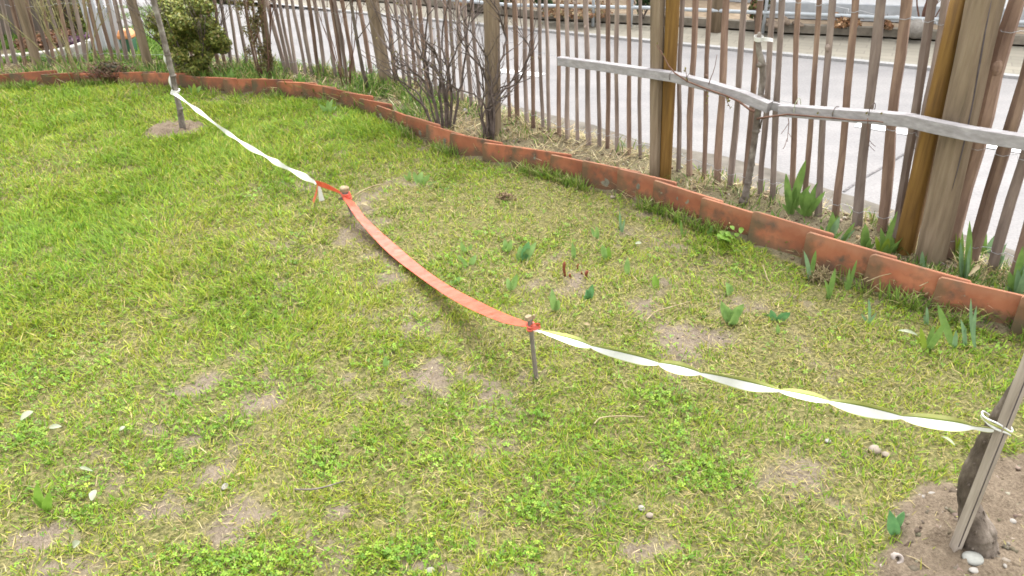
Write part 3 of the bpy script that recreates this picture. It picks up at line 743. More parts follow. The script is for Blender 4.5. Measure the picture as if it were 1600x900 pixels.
# grass stems growing up against the lawn side of the tiles
ta = rng.random(7000); xa = EX[2] + (EX[-2] - EX[2]) * ta
ya = edge_y(xa) - 0.025 - 0.05 * rng.random(7000) ** 1.5
k = (rng.random(7000) < sstep(0.4, 0.65, N3.fbm(xa, ya, 0.18, 2))); xa, ya = xa[k], ya[k]; n = len(xa)
P = np.stack([xa, ya, gz(xa, ya)], 1)
tint = colmix(n, [(0.12, 0.22, 0.03), (0.19, 0.26, 0.045), (0.36, 0.31, 0.15)], [0.5, 0.35, 0.12])
s4 = blades(P, 0.04 + 0.055 * rng.random(n), 0.003 + 0.002 * rng.random(n), tint, np.clip(rng.normal(0.3, 0.18, n), 0.02, 0.9), np.clip(rng.normal(0.3, 0.2, n), 0, 1), None, 'edge_grass', 'blade')
tag(s4, 'longer grass left standing along the foot of the terracotta tiles', 'grass', kind='stuff')
# neighbour's lawn beyond the fence, far left
x = rng.uniform(-6.5, -2.6, 60000); y = rng.uniform(6.0, 9.0, 60000)
k = visible(x, y) & (y > fence_y(x) + 0.1) & (N1.fbm(x, y, 0.5, 2) > 0.36) & (x < -2.75 - (y - 6) * 0.1)
x, y = x[k], y[k]; n = len(x)
P = np.stack([x, y, gz(x, y)], 1)
tint = colmix(n, [(0.11, 0.22, 0.03), (0.16, 0.25, 0.04), (0.08, 0.15, 0.03)], [0.5, 0.3, 0.2])
s5 = blades(P, 0.04 + 0.05 * rng.random(n), 0.007 + 0.003 * rng.random(n), tint, np.clip(rng.normal(0.4, 0.2, n), 0.02, 0.9), np.clip(rng.normal(0.3, 0.2, n), 0, 1), None, 'neighbour_grass', 'blade', (0, .5, 1))
tag(s5, 'green lawn of the neighbouring plot beyond the far left fence', 'grass', kind='stuff')

# ------------------------------------------------------------------ terracotta edging tiles (each a thing)
starts_px = [(-40, 138), (20, 137), (70, 135), (120, 135), (172, 134), (226, 134), (283, 138), (318, 143), (352, 148), (396, 150), (436, 152), (474, 155), (505, 161), (534, 169), (562, 177), (590, 186), (614, 200), (637, 213), (665, 225), (702, 241), (754, 252), (800, 262), (860, 275), (908, 290), (963, 305), (1018, 326), (1090, 354), (1165, 382), (1250, 414), (1345, 450), (1450, 487), (1577, 521)]
TS = [G(x, y) for x, y in starts_px]
TS += [TS[-1] + (EDGE[-1] - EDGE[-2]).normalized() * 0.27, TS[-1] + (EDGE[-1] - EDGE[-2]).normalized() * 0.55]
NT = len(TS) - 1
tile_mesh = None
for i in range(NT):
    A, Bq = TS[i], TS[i + 1]
    d = (Bq - A); gap = d.length; d.normalize(); nb = Vector((-d.y, d.x, 0))   # nb: away from the lawn
    ln = min(0.36, gap + .10) if gap < 0.26 else gap + 0.09
    h = 0.125 + 0.012 * random.uniform(-1, 1) + (0.022 if i > 23 else 0) - (0.026 if i < 17 else 0)
    b = MB(); th_ = 0.014; low = -0.05
    prof = []
    rr = 0.006 + 0.016 * random.random()
    for (cx, cz, a0) in ((rr, h - rr, pi), (ln - rr * .6, h - rr * .6, pi / 2)):
        q = rr if a0 == pi else rr * .6
        for s_ in range(5):
            a = a0 - (pi / 2) * s_ / 4
            prof.append((cx + q * cos(a), cz + q * sin(a)))
    prof = [(0, low)] + prof + [(ln, low)]
    # broken corners and chips on some top edges
    front = [Vector((x_, 0, z_ + random.uniform(-.0015, .0015))) for x_, z_ in prof]
    back = [Vector((x_, th_, p.z)) for (x_, z_), p in zip(prof, front)]
    k = len(prof)
    b.add(front + back, [tuple(range(k))[::-1] if False else tuple(range(k)), tuple(range(2 * k - 1, k - 1, -1))] + [(j, k + j, k + (j + 1) % k, (j + 1) % k) for j in range(k)])
    o = b.build('edging_tile', MAT['terracotta'], smooth=False, bevel=0.003)
    # left end stands on the lawn side of its neighbour, right end tucks behind the next
    yaw = math.atan2(d.y, d.x) + math.asin(min(0.15, 0.030 / max(gap, .05)))
    o.location = (A.x, A.y, gzf(Vector((A.x, A.y - 0.03, 0))) * 0.6 + random.uniform(-.006, .006))
    zB = gzf(Vector((Bq.x, Bq.y - 0.03, 0))) * 0.6
    pitch_ = -math.atan2(zB - o.location.z, gap) * 0.8 + radians(random.uniform(-2.0, 2.0))
    o.rotation_euler = (radians(random.uniform(-7, 3)), pitch_, yaw)
    o['_t'] = i
    o['category'] = 'edging tile'; o['group'] = 'terracotta tiles edging the bed'
    r_ = NT - i
    cx = pix(A + d * 0.12)[0]
    if r_ <= 2: lab = ['reddish terracotta edging tile cut off at the right end of the row', 'terracotta edging tile last but one at the right end of the row'][r_ - 1]
    elif r_ <= 20: lab = f'flat terracotta edging tile set on edge, {ORD[r_]} from the right end of the row'
    elif i + 1 <= 17: lab = f'terracotta edging tile at the far end of the bed, {ORD[i + 1]} from the left'
    else: lab = f'terracotta edging tile in the middle of the row, number {ORD[r_ % 20]}'
    o['label'] = lab
tiles = [o for o in C.objects if o.name.startswith('edging_tile')]
# pale lichen blotches belong to their tile
for (px, py, r1) in ((948, 285, 0.030), (997, 292, 0.018), (583, 178, 0.03), (656, 208, 0.024), (694, 222, 0.026), (835, 247, 0.012), (1058, 310, 0.010)):
    P = onground(px, py + 14)
    best = min(tiles, key=lambda t: (t.matrix_basis @ Vector((0.12, 0, 0)) - G(px, py, 0.07)).length)
    Mi = best.matrix_basis.inverted()
    c_w = CAM; d_w = ray(px, py)
    o_l = Mi @ c_w; d_l = (Mi.to_3x3() @ d_w)
    t_ = (-0.002 - o_l.y) / d_l.y; hit = o_l + d_l * t_
    hit.z = min(max(hit.z, 0.03), 0.095); hit.x = max(hit.x, 0.04)
    b = MB(); kk = 11; vs = [Vector((hit.x, -0.0022, hit.z))]; 
    for j in range(kk):
        a = 2 * pi * j / kk; q = r1 * random.uniform(.55, 1.1)
        vs.append(Vector((hit.x + q * .6 * cos(a), -0.0012, hit.z + q * sin(a))))
    b.add(vs, [(0, 1 + j, 1 + (j + 1) % kk) for j in range(kk)])
    me = b.build('lichen_spot', MAT['lichen'], smooth=True); me.parent = best

# ------------------------------------------------------------------ picket fence (one thing: posts, pickets, wires)
fence = thing('picket_fence', FEN[6], 'rough split picket fence on thick wooden posts wired along the road', 'fence')
cams = []
def fence_at_px(px, z=0.03, back=0.0):
    """point on the fence line seen at image column px"""
    lo, hi = -6.0, 3.5
    for _ in range(50):
        mid = (lo + hi) / 2
        if pix((mid, float(fence_y(mid)) + back, z))[0] < px: lo = mid
        else: hi = mid
    return Vector((mid, float(fence_y(mid)) + back, z))
def lean_top(Bs, tx, H):
    """top of a picket whose foot is Bs and that crosses the upper picture edge at column tx, in the plane of the fence"""
    t = fence_dir(Bs.x); n_ = Vector((-t.y, t.x, 0))
    P = onplane(tx, 0, Bs, n_)
    k = (H - Bs.z) / max(P.z - Bs.z, 0.2)
    return Bs + (P - Bs) * k
PK = [(809, 804, 9), (823, 819, 9), (834, 830, 8), (849, 842, 8.5), (857, 854, 8.5), (875, 871, 8.5), (888, 885, 8.5), (902, 900, 8.5), (919, 916, 8.5), (936, 934, 8.5), (950, 949, 8.5), (964, 964, 9), (982, 983, 8.5), (1000, 1000, 8.5), (1060, 1066, 11), (1077, 1086, 13), (1100, 1109, 10), (1122, 1134, 13), (1142, 1161, 12.5), (1163, 1190, 12), (1189, 1207, 10.5), (1207, 1221, 11.5), (1237, 1249, 10), (1257, 1280, 10.5), (1278, 1300, 13.5), (1306, 1336, 16), (1340, 1375, 19), (1379, 1417, 18), (1400, 1455, 15), (1408, 1478, 13), (1480, 1592, 25), (1515, 1640, 22), (1550, 1672, 20), (1585, 1720, 22), (1630, 1775, 22), (1672, 1830, 22)]
for tx, bx in ((417, 447), (427, 452), (437, 459), (447, 464), (457, 478), (469, 488), (481, 500), (491, 509), (505, 525), (516, 536), (524, 542), (534, 554), (561, 581), (603, 620), (616, 632), (626, 642), (636, 651), (646, 659), (655, 668), (669, 681), (681, 692), (694, 704), (703, 711), (714, 722), (726, 737), (737, 751), (791, 796)): PK.append((bx, tx, 7.2))
for tx, bx in ((346, 362), (357, 373), (367, 387), (381, 402), (393, 414), (335, 352), (322, 341), (308, 328), (295, 316), (280, 303), (266, 290), (252, 277), (240, 262)): PK.append((bx, tx, 6.6))
for j, tx in enumerate(np.arange(-60, 196, 12.5)):
    PK.append((tx + 24 + random.uniform(-2, 2), tx + random.uniform(-3, 3), random.uniform(5.6, 7.6)))
wire_pts = []
for i, (bx, tx, wpx) in enumerate(sorted(PK)):
    Bs = fence_at_px(bx, 0.03)
    T = lean_top(Bs, tx, 1.22 + random.uniform(-.04, .04))
    dep = (Bs - CAM).dot(_f) * 0.93
    wd = wpx * dep / F_PX * 0.88
    Bs = Bs + (Bs - T).normalized() * random.uniform(-0.01, 0.02)
    t = fence_dir(Bs.x)
    n_ = 8; pts = []; rad = []
    a1, a2, ph = random.uniform(.002, .006), random.uniform(.001, .004), random.uniform(0, 6)
    for k in range(n_ + 1):
        q = k / n_
        wob = a1 * sin(q * 5 + ph) + a2 * sin(q * 13 + 2 * ph)
        pts.append(Bs.lerp(T, q) + t * wob)
        rad.append(wd * 0.56 * random.uniform(.90, 1.08) * (1.06 - 0.16 * q))
    b = MB(); b.tube(pts, rad, 6, jag=0.14, flat=random.uniform(.75, 1.0))
    if random.random() < .18:
        kq = random.uniform(.25, .7); c_ = Bs.lerp(T, kq) - Vector((t.y * -1, t.x, 0)) * wd * .45
        b.blob(c_, wd * .34, wd * .34, wd * .5, seed=i, seg=7, rings=5)
    brown = random.random() < 0.38
    b.build('picket', MAT['picket_brown'] if brown else MAT['picket'], fence, smooth=False)
    wire_pts.append((Bs, T, wd))
# fence wires: two or three strands twisted past every picket
for hz, amp in ((0.115, 0.45), (0.50, 0.4), (0.93, 0.7)):
    b = MB(); pts = []
    for i, (Bs, T, wd) in enumerate(wire_pts):
        k = (hz - Bs.z) / (T.z - Bs.z); c = Bs.lerp(T, k)
        t = fence_dir(Bs.x); n_ = Vector((t.y, -t.x, 0))      # n_: towards the lawn
        sg = 1 if (i % 2 == 0 or random.random() < .6) else -1
        o_ = n_ * (wd * .56 * sg + 0.002 * sg)
        dz = random.uniform(-.005, .005) + .010 * sin(i * .55)
        pts += [c - t * wd * .62 + n_ * 0.001 + Vector((0, 0, dz + .004)), c - t * wd * .3 + o_ + Vector((0, 0, dz - .004 * amp)), c + t * wd * .3 + o_ + Vector((0, 0, dz - .004 * amp)), c + t * wd * .62 + n_ * 0.001 + Vector((0, 0, dz + .003))]
    b.tube(pts, 0.0011, 5)
    p2 = [p + Vector((0.001, 0.001, 0.006 * sin(i * 1.3) - 0.002)) for i, p in enumerate(pts)]
    b.build('wire', MAT['wire'], fence)
# posts of the fence: (foot px, top px at y=0 (left, right), foot half width px)
def post(bx, by, tl, trr, wfoot, H, name='post', material='post', parent=fence, sides=9, jag=.10, cap=False, flat=.9):
    Bs = onground(bx, by)
    t = fence_dir(Bs.x); n_ = Vector((-t.y, t.x, 0))
    tx = (tl + trr) / 2
    P = onplane(tx, 0, Bs, n_)
    T = Bs + (P - Bs) * (H / (P.z - Bs.z))
    wd = wfoot * (Bs - CAM).dot(_f) / F_PX
    wt = (trr - tl) * (P - CAM).dot(_f) / F_PX
    b = MB(); pts = []; rad = []
    for k in range(-1, 9):
        q = k / 8
        pts.append(Bs.lerp(T, q)); rad.append((wd * (1 - q) + wt * q * 1.0) * .5 * random.uniform(.97, 1.03))
    b.tube(pts, rad, sides, jag=jag, flat=flat)
    o = b.build(name, MAT[material], parent, smooth=False)
    return Bs, T, max(wd, wt), o
post(234, 107, 197, 213, 15, 1.15)
post(424, 122, 402, 414, 12, 1.15)
post(604, 133, 570, 592, 21, 1.15)
post(772, 207, 755, 783, 27, 1.15)
post(1024, 276, 1014, 1042, 20, 1.12)
Bp, Tp, wp_, o_ = post(1452, 410, 1510, 1568, 46, 1.055)
# bark strip and dark splits of the split post stay in its mesh material; a sawn flat head on top
b = MB(); b.tube([Tp + Vector((0, 0, -.002)), Tp + Vector((0, 0, .010))], [wp_ * .50, wp_ * .46], 9, jag=.06)
b.build('post_head', MAT['post'], fence, smooth=False)
for q0, q1, ang in ((.3, .99, .45), (.02, .45, .1)):
    b = MB(); toC = Vector((-Bp.x, -Bp.y, 0)).normalized(); sdv = Vector((-toC.y, toC.x, 0))
    pts = []
    for k in range(7):
        q = q0 + (q1 - q0) * k / 6; rr_ = .5 * wp_ * (1.0 - .12 * (1 - q))
        a_ = ang + .12 * sin(q * 7 + ang * 9)
        pts.append(Bp.lerp(Tp, q) + (toC * cos(a_) + sdv * sin(a_)) * rr_ * .97)
    b.tube(pts, [.0015, .003, .0035, .003, .0035, .003, .0015], 4)
    b.build('split', MAT['groove'], o_)
post(1740, 560, 1880, 1940, 48, 1.1)
post(60, 108, 20, 38, 13, 1.15)

# ------------------------------------------------------------------ espalier trellis: two honey-brown posts and a cranked grey rail
tre = thing('espalier_trellis', onground(1039, 279), 'grey cranked rail on two honey brown posts in front of the picket fence', 'trellis')
def sq_post(bx, by, tx, wf, wt, H):
    Bs = onground(bx, by); t = fence_dir(Bs.x); n_ = Vector((-t.y, t.x, 0))
    P = onplane(tx, 0, Bs, n_); T = Bs + (P - Bs) * (H / (P.z - Bs.z))
    w0 = wf * (Bs - CAM).dot(_f) / F_PX; w1 = wt * (P - CAM).dot(_f) / F_PX
    b = MB(); pts = [Bs.lerp(T, q) for q in (-.08, 0, .25, .5, .75, 1)]
    rr = [(w0 * (1 - q) + w1 * q) * .62 for q in (0, 0, .25, .5, .75, 1)]
    b.tube(pts, rr, 8, jag=.03, phase=.3)
    b.build('support_post', MAT['yellow_post'], tre, smooth=True)
    return Bs, T, (w0 + w1) / 2
B1, T1, w1_ = sq_post(1039, 279, 1051, 15, 19, 1.25)
B2, T2, w2_ = sq_post(1412, 392, 1501, 25, 24, 1.12)
# the rail runs in an upright plane just in front of those posts
tv = (B2 - B1); tv.z = 0; tv.normalize(); nv = Vector((tv.y, -tv.x, 0))
RA, RB = B1 + nv * 0.075, Bp + nv * 0.115
def rail_pt(px, py): return vplane(px, py, RA, RB)
upper = [(873, 89), (936, 97), (1000, 106), (1050, 113), (1110, 128), (1160, 143), (1203, 161)]
u2 = [(1218, 164), (1290, 169), (1366, 174), (1420, 179), (1460, 188), (1520, 200), (1600, 212), (1700, 232)]
for pl, seed in ((upper, 1), (u2, 2)):
    b = MB(); prev = None; vs = []
    pp = [rail_pt(x_, y_) for x_, y_ in pl]
    for j, p in enumerate(pp):
        t = (pp[min(j + 1, len(pp) - 1)] - pp[max(j - 1, 0)]).normalized()
        upn = nv.cross(t); upn = upn if upn.z > 0 else -upn
        hh = 0.043 if seed == 1 else 0.047
        for s1_, s2_ in ((0, 0), (0, 1), (1, 1), (1, 0)):
            vs.append(p - upn * (hh * s1_) + nv * (0.012 - 0.040 * s2_))
    m_ = len(pp)
    fs = [(j * 4 + k, j * 4 + (k + 1) % 4, j * 4 + 4 + (k + 1) % 4, j * 4 + 4 + k) for j in range(m_ - 1) for k in range(4)]
    fs += [(0, 1, 2, 3), tuple((m_ - 1) * 4 + k for k in (3, 2, 1, 0))]
    b.add(vs, fs)
    b.build('rail', MAT['rail'], tre, smooth=False, bevel=0.002)
b = MB()
c = rail_pt(1210, 170)
b.box(c - nv * 0.030, 0.09, 0.012, 0.035, math.atan2(tv.y, tv.x))
b.build('joint_plate', MAT['rail'], tre, smooth=False)

# ------------------------------------------------------------------ trees, shrubs, canes
def grow(b, P, d, L, r, depth, buds=None, wig=.25, kids=(2, 4), spread=.6, seg=5, taper=.35, up=.15, minr=.0012, leaf_prob=0.5):
    pts = [P]; rad = [r]; dd = d.normalized(); ks = []
    for s_ in range(seg):
        dd = (dd + Vector((random.gauss(0, wig), random.gauss(0, wig), random.gauss(0, wig * .6) + up)) * .35).normalized()
        pts.append(pts[-1] + dd * (L / seg)); rad.append(max(minr, r * (1 - (1 - taper) * (s_ + 1) / seg)))
        ks.append((pts[-1].copy(), dd.copy(), rad[-1]))
    b.tube(pts, rad, 5 if r > .004 else 4)
    if buds is not None:
        for p_, d_, r_ in ks:
            for _q in range(1 + int(depth == 0)):
                if random.random() < leaf_prob:
                    a = Vector((random.uniform(-1, 1), random.uniform(-1, 1), random.uniform(-.2, 1))).normalized()
                    buds.append((p_ + d_ * random.uniform(-.5, .5) * L / seg, a))
    if depth > 0:
        for _ in range(random.randint(*kids)):
            p_, d_, r_ = random.choice(ks[0 if L < .3 else 1:])
            sd_ = Vector((random.uniform(-1, 1), random.uniform(-1, 1), random.uniform(-.3, .8))).normalized()
            grow(b, p_, (d_ + sd_ * spread).normalized(), L * random.uniform(.35, .6), r_ * .62, depth - 1, buds, wig, kids, spread, max(3, seg - 1), taper, up, minr, leaf_prob)
def bud_mesh(b, buds, size=.008, wd=.005):
    for p, a in buds:
        b.leaf(p, p + a * size * random.uniform(.6, 1.4), wd, .1, .3, 2, 'oval')

# far left young tree with its bare-soil disc
T0 = onground(287, 205)
tr = thing('young_tree', T0, 'slim young fruit tree with mottled grey bark at far end of the tape', 'tree')
b = MB(); path = [(288, 210), (285, 195), (281, 170), (275, 145), (270, 118), (262, 85), (252, 45), (240, 0), (229, -40)]
pts = [above(x_, y_, T0) for x_, y_ in path]
q = (pts[-1] - pts[-2]).normalized()
pts += [pts[-1] + q * .35, pts[-1] + q * .8]
b.tube(pts, [.0215, .019, .017, .016, .0165, .017, .0165, .015, .014, .012, .009], 8, jag=.12)
for kx in (2, 4, 5): b.blob(pts[kx], .0215, .0215, .012, seed=kx, seg=8, rings=5)
b.build('trunk', MAT['bark_grey'], tr)
b = MB()
for k in (9, 10):
    for a in range(4): grow(b, pts[k], Vector((cos(a * 1.6 + k), sin(a * 1.6 + k), .9)), .5, .006, 1)
b.build('branch', MAT['bark_grey'], tr)

def resample(P, k=5):
    return [P[i].lerp(P[i + 1], j / k) for i in range(len(P) - 1) for j in range(k)] + [P[-1]]
def smooth_radii(R, k=5):
    return [R[i] + (R[i + 1] - R[i]) * j / k for i in range(len(R) - 1) for j in range(k)] + [R[-1]]
# right foreground tree: thick graft base, dark trunk
TR = onground(1525, 858)
tr2 = thing('young_tree', TR, 'dark barked young tree with swollen graft at the right edge on bare soil', 'tree')
b = MB()
path = [(1534, 868, 58), (1534, 852, 56), (1532, 836, 52), (1526, 816, 38), (1521, 798, 31), (1519, 778, 30), (1523, 752, 29), (1533, 728, 27), (1547, 700, 25), (1562, 672, 25), (1580, 642, 24), (1601, 612, 24), (1626, 572, 24), (1672, 500, 23), (1734, 400, 22)]
pts = []; rad = []
for x_, y_, w_ in path:
    p = above(x_, y_, TR) + Vector((0, .02, 0)); pts.append(p); rad.append(w_ * (p - CAM).dot(_f) / F_PX / 2)
q = (pts[-1] - pts[-2]).normalized()
pts.append(pts[-1] + q * 1.0); rad.append(.012)
rad = [r_ * random.uniform(.94, 1.06) for r_ in smooth_radii(rad)]; pr = resample(pts); b.tube(pr, rad, 14, jag=.07)
for k in range(70):
    q_ = random.randrange(2, 48); a_ = random.uniform(-2.6, .4); d_ = (pr[q_ + 1] - pr[q_]).normalized(); c_ = pr[q_] + Vector((cos(a_), sin(a_), 0)) * rad[q_] * .96
    b.blob(c_, .0035 + .003 * random.random(), .003, .004 + .008 * random.random(), a_, seed=k, seg=6, rings=4, rough=.4)
b.build('trunk', MAT['bark'], tr2)
b = MB(); b.blob(above(1546, 838, TR) + Vector((.004, .015, 0)), .014, .016, .022, seed=3, rough=.3)
b.build('graft_knot', MAT['bark'], tr2)
b = MB()
for a in range(7): grow(b, pts[-1] - q * .12 * a, Vector((cos(a * 2.1), sin(a * 2.1), .8)), .7, .008, 1)
b.build('branch', MAT['bark'], tr2)
# square stake leaning on the lawn side of that trunk
SB = onground(1497, 857)
SBn = SB + Vector((0, -.012, 0))
stk = thing('tree_stake', SBn, 'weathered square wooden stake tied to the dark tree at right edge', 'stake')
pa = above(1494, 852, SBn); pb = above(1600, 585, SBn) ; qd = (pb - pa).normalized()
pc = pa + qd * 1.25; pa = pa - qd * .1
b = MB(); sw = 15.5 * (SB - CAM).dot(_f) / F_PX
b.tube([pa, pa.lerp(pc, .3), pa.lerp(pc, .6), pc], [sw * .60] * 4, 4, phase=.95)
b.build('shaft', MAT['stake'], stk, smooth=False, bevel=.002)
b = MB()
side = qd.cross(Vector((0, -1, 0))).normalized()
o1 = Vector((0, -1, 0)) * sw * .46
SHAFT = (pa.copy(), pc.copy())

# stakes holding the tape
def peg(bx, by, tx, ty, wpx, label, lean_extra=0.0):
    Bs = onground(bx, by); T = above(tx, ty, Bs)
    wd = wpx * (T - CAM).dot(_f) / F_PX
    o = thing('tape_peg', Bs, label, 'peg', 'pegs holding the barrier tape')
    b = MB(); dn = (Bs - T).normalized()
    b.tube([Bs + dn * .05, Bs, Bs.lerp(T, .4), Bs.lerp(T, .75), T], [wd * .5, wd * .5, wd * .47, wd * .5, wd * .55], 8, jag=.12)
    b.build('shaft', MAT['peg'], o, smooth=False)
    return Bs, T, wd, o
P2B, P2T, P2W, peg2 = peg(553, 338, 538, 297, 9.5, 'dark wooden peg with pale cut top where the white tape meets the red')
b = MB(); b.tube([P2T - Vector((0, 0, .004)), P2T + Vector((0, 0, .012)), P2T + Vector((0, 0, .017))], [P2W * .72, P2W * .78, P2W * .6], 9, jag=.15)
b.build('cut_top', MAT['fresh_wood'], peg2, smooth=False)
b = MB(); pj = above(533, 310, P2B); b.tube([P2T.lerp(P2B, .3), pj, pj + (pj - P2T.lerp(P2B, .3)) * .5], [.009, .007, .004], 6, jag=.2)
b.build('twig_stub', MAT['bark'], peg2, smooth=False)
P1B, P1T, P1W, peg1 = peg(838, 592, 828, 498, 8.5, 'slim grey wooden peg standing where red tape meets white tape')
b = MB(); b.tube([P1T + Vector((-.004, 0, -.002)), P1T + Vector((-.006, 0, .010))], [P1W * .62, P1W * .55], 8, jag=.2)
b.build('cut_top', MAT['fresh_wood'], peg1, smooth=False); b = MB(); b.tube([P1T + Vector((.012, 0, 0)), P1T + Vector((.013, 0, .014))], [P1W * .28, P1W * .2], 6, jag=.2)
b.build('cut_top', MAT['fresh_wood'], peg1, smooth=False)

# ------------------------------------------------------------------ barrier tape
def smooth_path(pts, n):
    pts = [Vector(p) for p in pts]; out = []
    m_ = len(pts)
    for i in range(n + 1):
        u = i / n * (m_ - 1); k = min(int(u), m_ - 2); t = u - k
        p0, p1, p2, p3 = pts[max(k - 1, 0)], pts[k], pts[k + 1], pts[min(k + 2, m_ - 1)]
        out.append(.5 * ((2 * p1) + (p2 - p0) * t + (2 * p0 - 5 * p1 + 4 * p2 - p3) * t * t + (3 * p1 - p0 - 3 * p2 + p3) * t ** 3))
    return out
def broadside(pts):
    """turn about its axis at which a tape lies open to the lawn in front of it (falls back at the slope of a hanging tape)"""
    k = len(pts) // 2; t = (pts[k + 1] - pts[k - 1]).normalized(); v = (pts[k] - CAM).normalized()
    hz = t.cross(Vector((0, 0, 1))).normalized(); vt = hz.cross(t); e = t.cross(v).normalized()
    a = math.atan2(e.dot(vt), e.dot(hz))
    return a if sin(a) > 0 else a + pi
def ribbon(b, pts, width, ang, strips, curl=0.0, thick=.0006):
    """a tape along pts; ang(u) turns it about its axis; strips = [(v0, v1, material)] across the width"""
    n = len(pts) - 1; cuts = sorted(set([s_[0] for s_ in strips] + [s_[1] for s_ in strips])); K = len(cuts)
    rows = []
    for i, p in enumerate(pts):
        u = i / n
        t = (pts[min(i + 1, n)] - pts[max(i - 1, 0)]).normalized()
        hz = t.cross(Vector((0, 0, 1)))
        hz = hz.normalized() if hz.length > .3 else t.cross(Vector((.2, -1, 0))).normalized()
        vt = hz.cross(t); a = ang(u); e = hz * cos(a) + vt * sin(a); f_ = t.cross(e)
        wv = width(u)
        rows.append(([p + e * (c_ * wv) + f_ * (curl * wv * (c_ * c_ * 4 - .5)) for c_ in cuts], f_))
    vs = []
    for r_, f_ in rows: vs += r_
    for r_, f_ in rows: vs += [q + f_ * thick for q in r_]
    base = len(rows) * K
    for (v0, v1, mi) in strips:
        j0, j1 = cuts.index(v0), cuts.index(v1); fs = []
        for i in range(n):
            a, c_ = i * K + j0, i * K + j1; a2, c2_ = a + K, c_ + K
            fs += [(a, c_, c2_, a2), (base + a, base + a2, base + c2_, base + c_)]
        b.add(vs, fs, mi)
    fs = []
    for i in range(n):
        a = i * K; fs += [(a, a + K, base + a + K, base + a), (a + K - 1, base + a + K - 1, base + a + 2 * K - 1, a + 2 * K - 1)]
    b.add(vs, fs, strips[0][2])
TM = [MAT['white_tape'], MAT['edge_tape'], MAT['line_tape'], MAT['red_tape']]
WS = [(-.5, -.45, 1), (-.45, .16, 0), (.16, .27, 2), (.27, .5, 1)]
WF = [(-.5, -.43, 1), (-.43, .43, 0), (.43, .5, 1)]
KNOT = above(273, 146, T0) + Vector((-.0, -.02, 0))
A_, B_ = KNOT, P2T
tp = thing('barrier_tape', P2B, 'long white barrier tape twisted thin between the far young tree and first peg', 'tape', 'barrier tape strung across the lawn')
px_path = [(272, 146), (300, 166), (340, 196), (380, 224), (420, 247), (460, 268), (495, 286)]
pts = smooth_path([vplane(x_, y_, A_, B_) for x_, y_ in px_path], 90)
b = MB()
a0_ = broadside(pts)
ribbon(b, pts, lambda u: .018 + .011 * u + .009 * sin(u * 37), lambda u: a0_ + .55 * sin(u * 31) + .3 * sin(u * 13), WF, .12)
b.build('white_band', TM, tp)
# tail winding up behind the trunk
b = MB()
tail = smooth_path([KNOT, above(266, 128, T0), above(264, 112, T0) + Vector((0, .01, 0)), above(259, 98, T0), above(256, 86, T0)], 30)
ribbon(b, tail, lambda u: .022 - .008 * u, lambda u: 3 + 11 * u, WF, .1)
b.build('loose_end', TM, tp)
b = MB()
for k in range(3):
    cc = above(274.5 - k * .5, 141 + k * 2.2, T0); b.tube([cc + Vector((cos(a) * .024, sin(a) * .024, .003 * sin(a * 2 + k))) for a in np.linspace(0, 2 * pi, 15)], .0035, 5)
b.build('knot', MAT['white_tape'], tp)

tr_ = thing('barrier_tape', P1B, 'wide red barrier tape sagging between the two pegs', 'tape', 'barrier tape strung across the lawn')
b = MB()
KN = vplane(495, 285, A_, B_)
pts = smooth_path([KN, vplane(510, 290, A_, B_), vplane(525, 297, A_, B_), vplane(538, 304, A_, B_)], 20)
RS = [(-.5, .5, 3)]
ribbon(b, pts, lambda u: .030 - .012 * u + .006 * sin(u * 6), lambda u: 1.3 + .5 * u, RS, .25)
pts = smooth_path([vplane(x_, y_, P2T, P1T) for x_, y_ in ((540, 306), (551, 320), (565, 340), (600, 376), (640, 411), (690, 447), (740, 475), (790, 497), (826, 508))], 80)
ribbon(b, pts, lambda u: .016 + (.038 + .005 * sin(u * 19)) * min(1, u * 14) * min(1, (1 - u) * 9) ** .8, lambda u: .32 + .30 * sin(u * 7 + 1) * (1 - u) - .42 * u , RS, .10)
b.build('red_band', TM, tr_)
b = MB()
for k in range(4):
    cc = P2T.lerp(P2B, .12 + k * .07); b.tube([cc + Vector((cos(a) * P2W * .66, sin(a) * P2W * .66, .003 * sin(a + k))) for a in np.linspace(0, 2 * pi, 13)], .0045, 5)
b.build('knot', TM[3], tr_); b = MB()
for k in range(2):
    cc = P1T.lerp(P1B, .10 + k * .05); b.tube([cc + Vector((cos(a) * P1W * .66, sin(a) * P1W * .66, .004 * sin(a + k))) for a in np.linspace(0, 2 * pi, 13)], .0045, 5)
b.build('knot', TM[3], tr_); b = MB()
lp = P1T.lerp(P1B, .09)
ribbon(b, smooth_path([lp + Vector((0, -.012, 0)), lp + Vector((.012, -.014, .013)), lp + Vector((.026, -.012, .008)), lp + Vector((.022, -.012, -.004)), lp + Vector((.004, -.014, -.006))], 20), lambda u: .017, lambda u: .5 + .8 * u, RS, .1)
b.build('loop_end', TM[3], tr_)
for (dx, dy, mi, wv) in ((-9, 31, 3, .030), (5, 29, 0, .028)):
    b = MB(); e0 = above(496 + (dx > 0) * 2, 289, KN); e1 = above(496 + dx * .5 + 2, 302, KN); e2 = above(498 + dx, 288 + dy - 3, KN)
    ribbon(b, smooth_path([e0, e1, e2], 10), lambda u: wv * (.45 + .55 * u), lambda u: .2, [(-.5, .5, mi)], .1)
    if mi != 1: b.build('tail_end', TM, tr_)

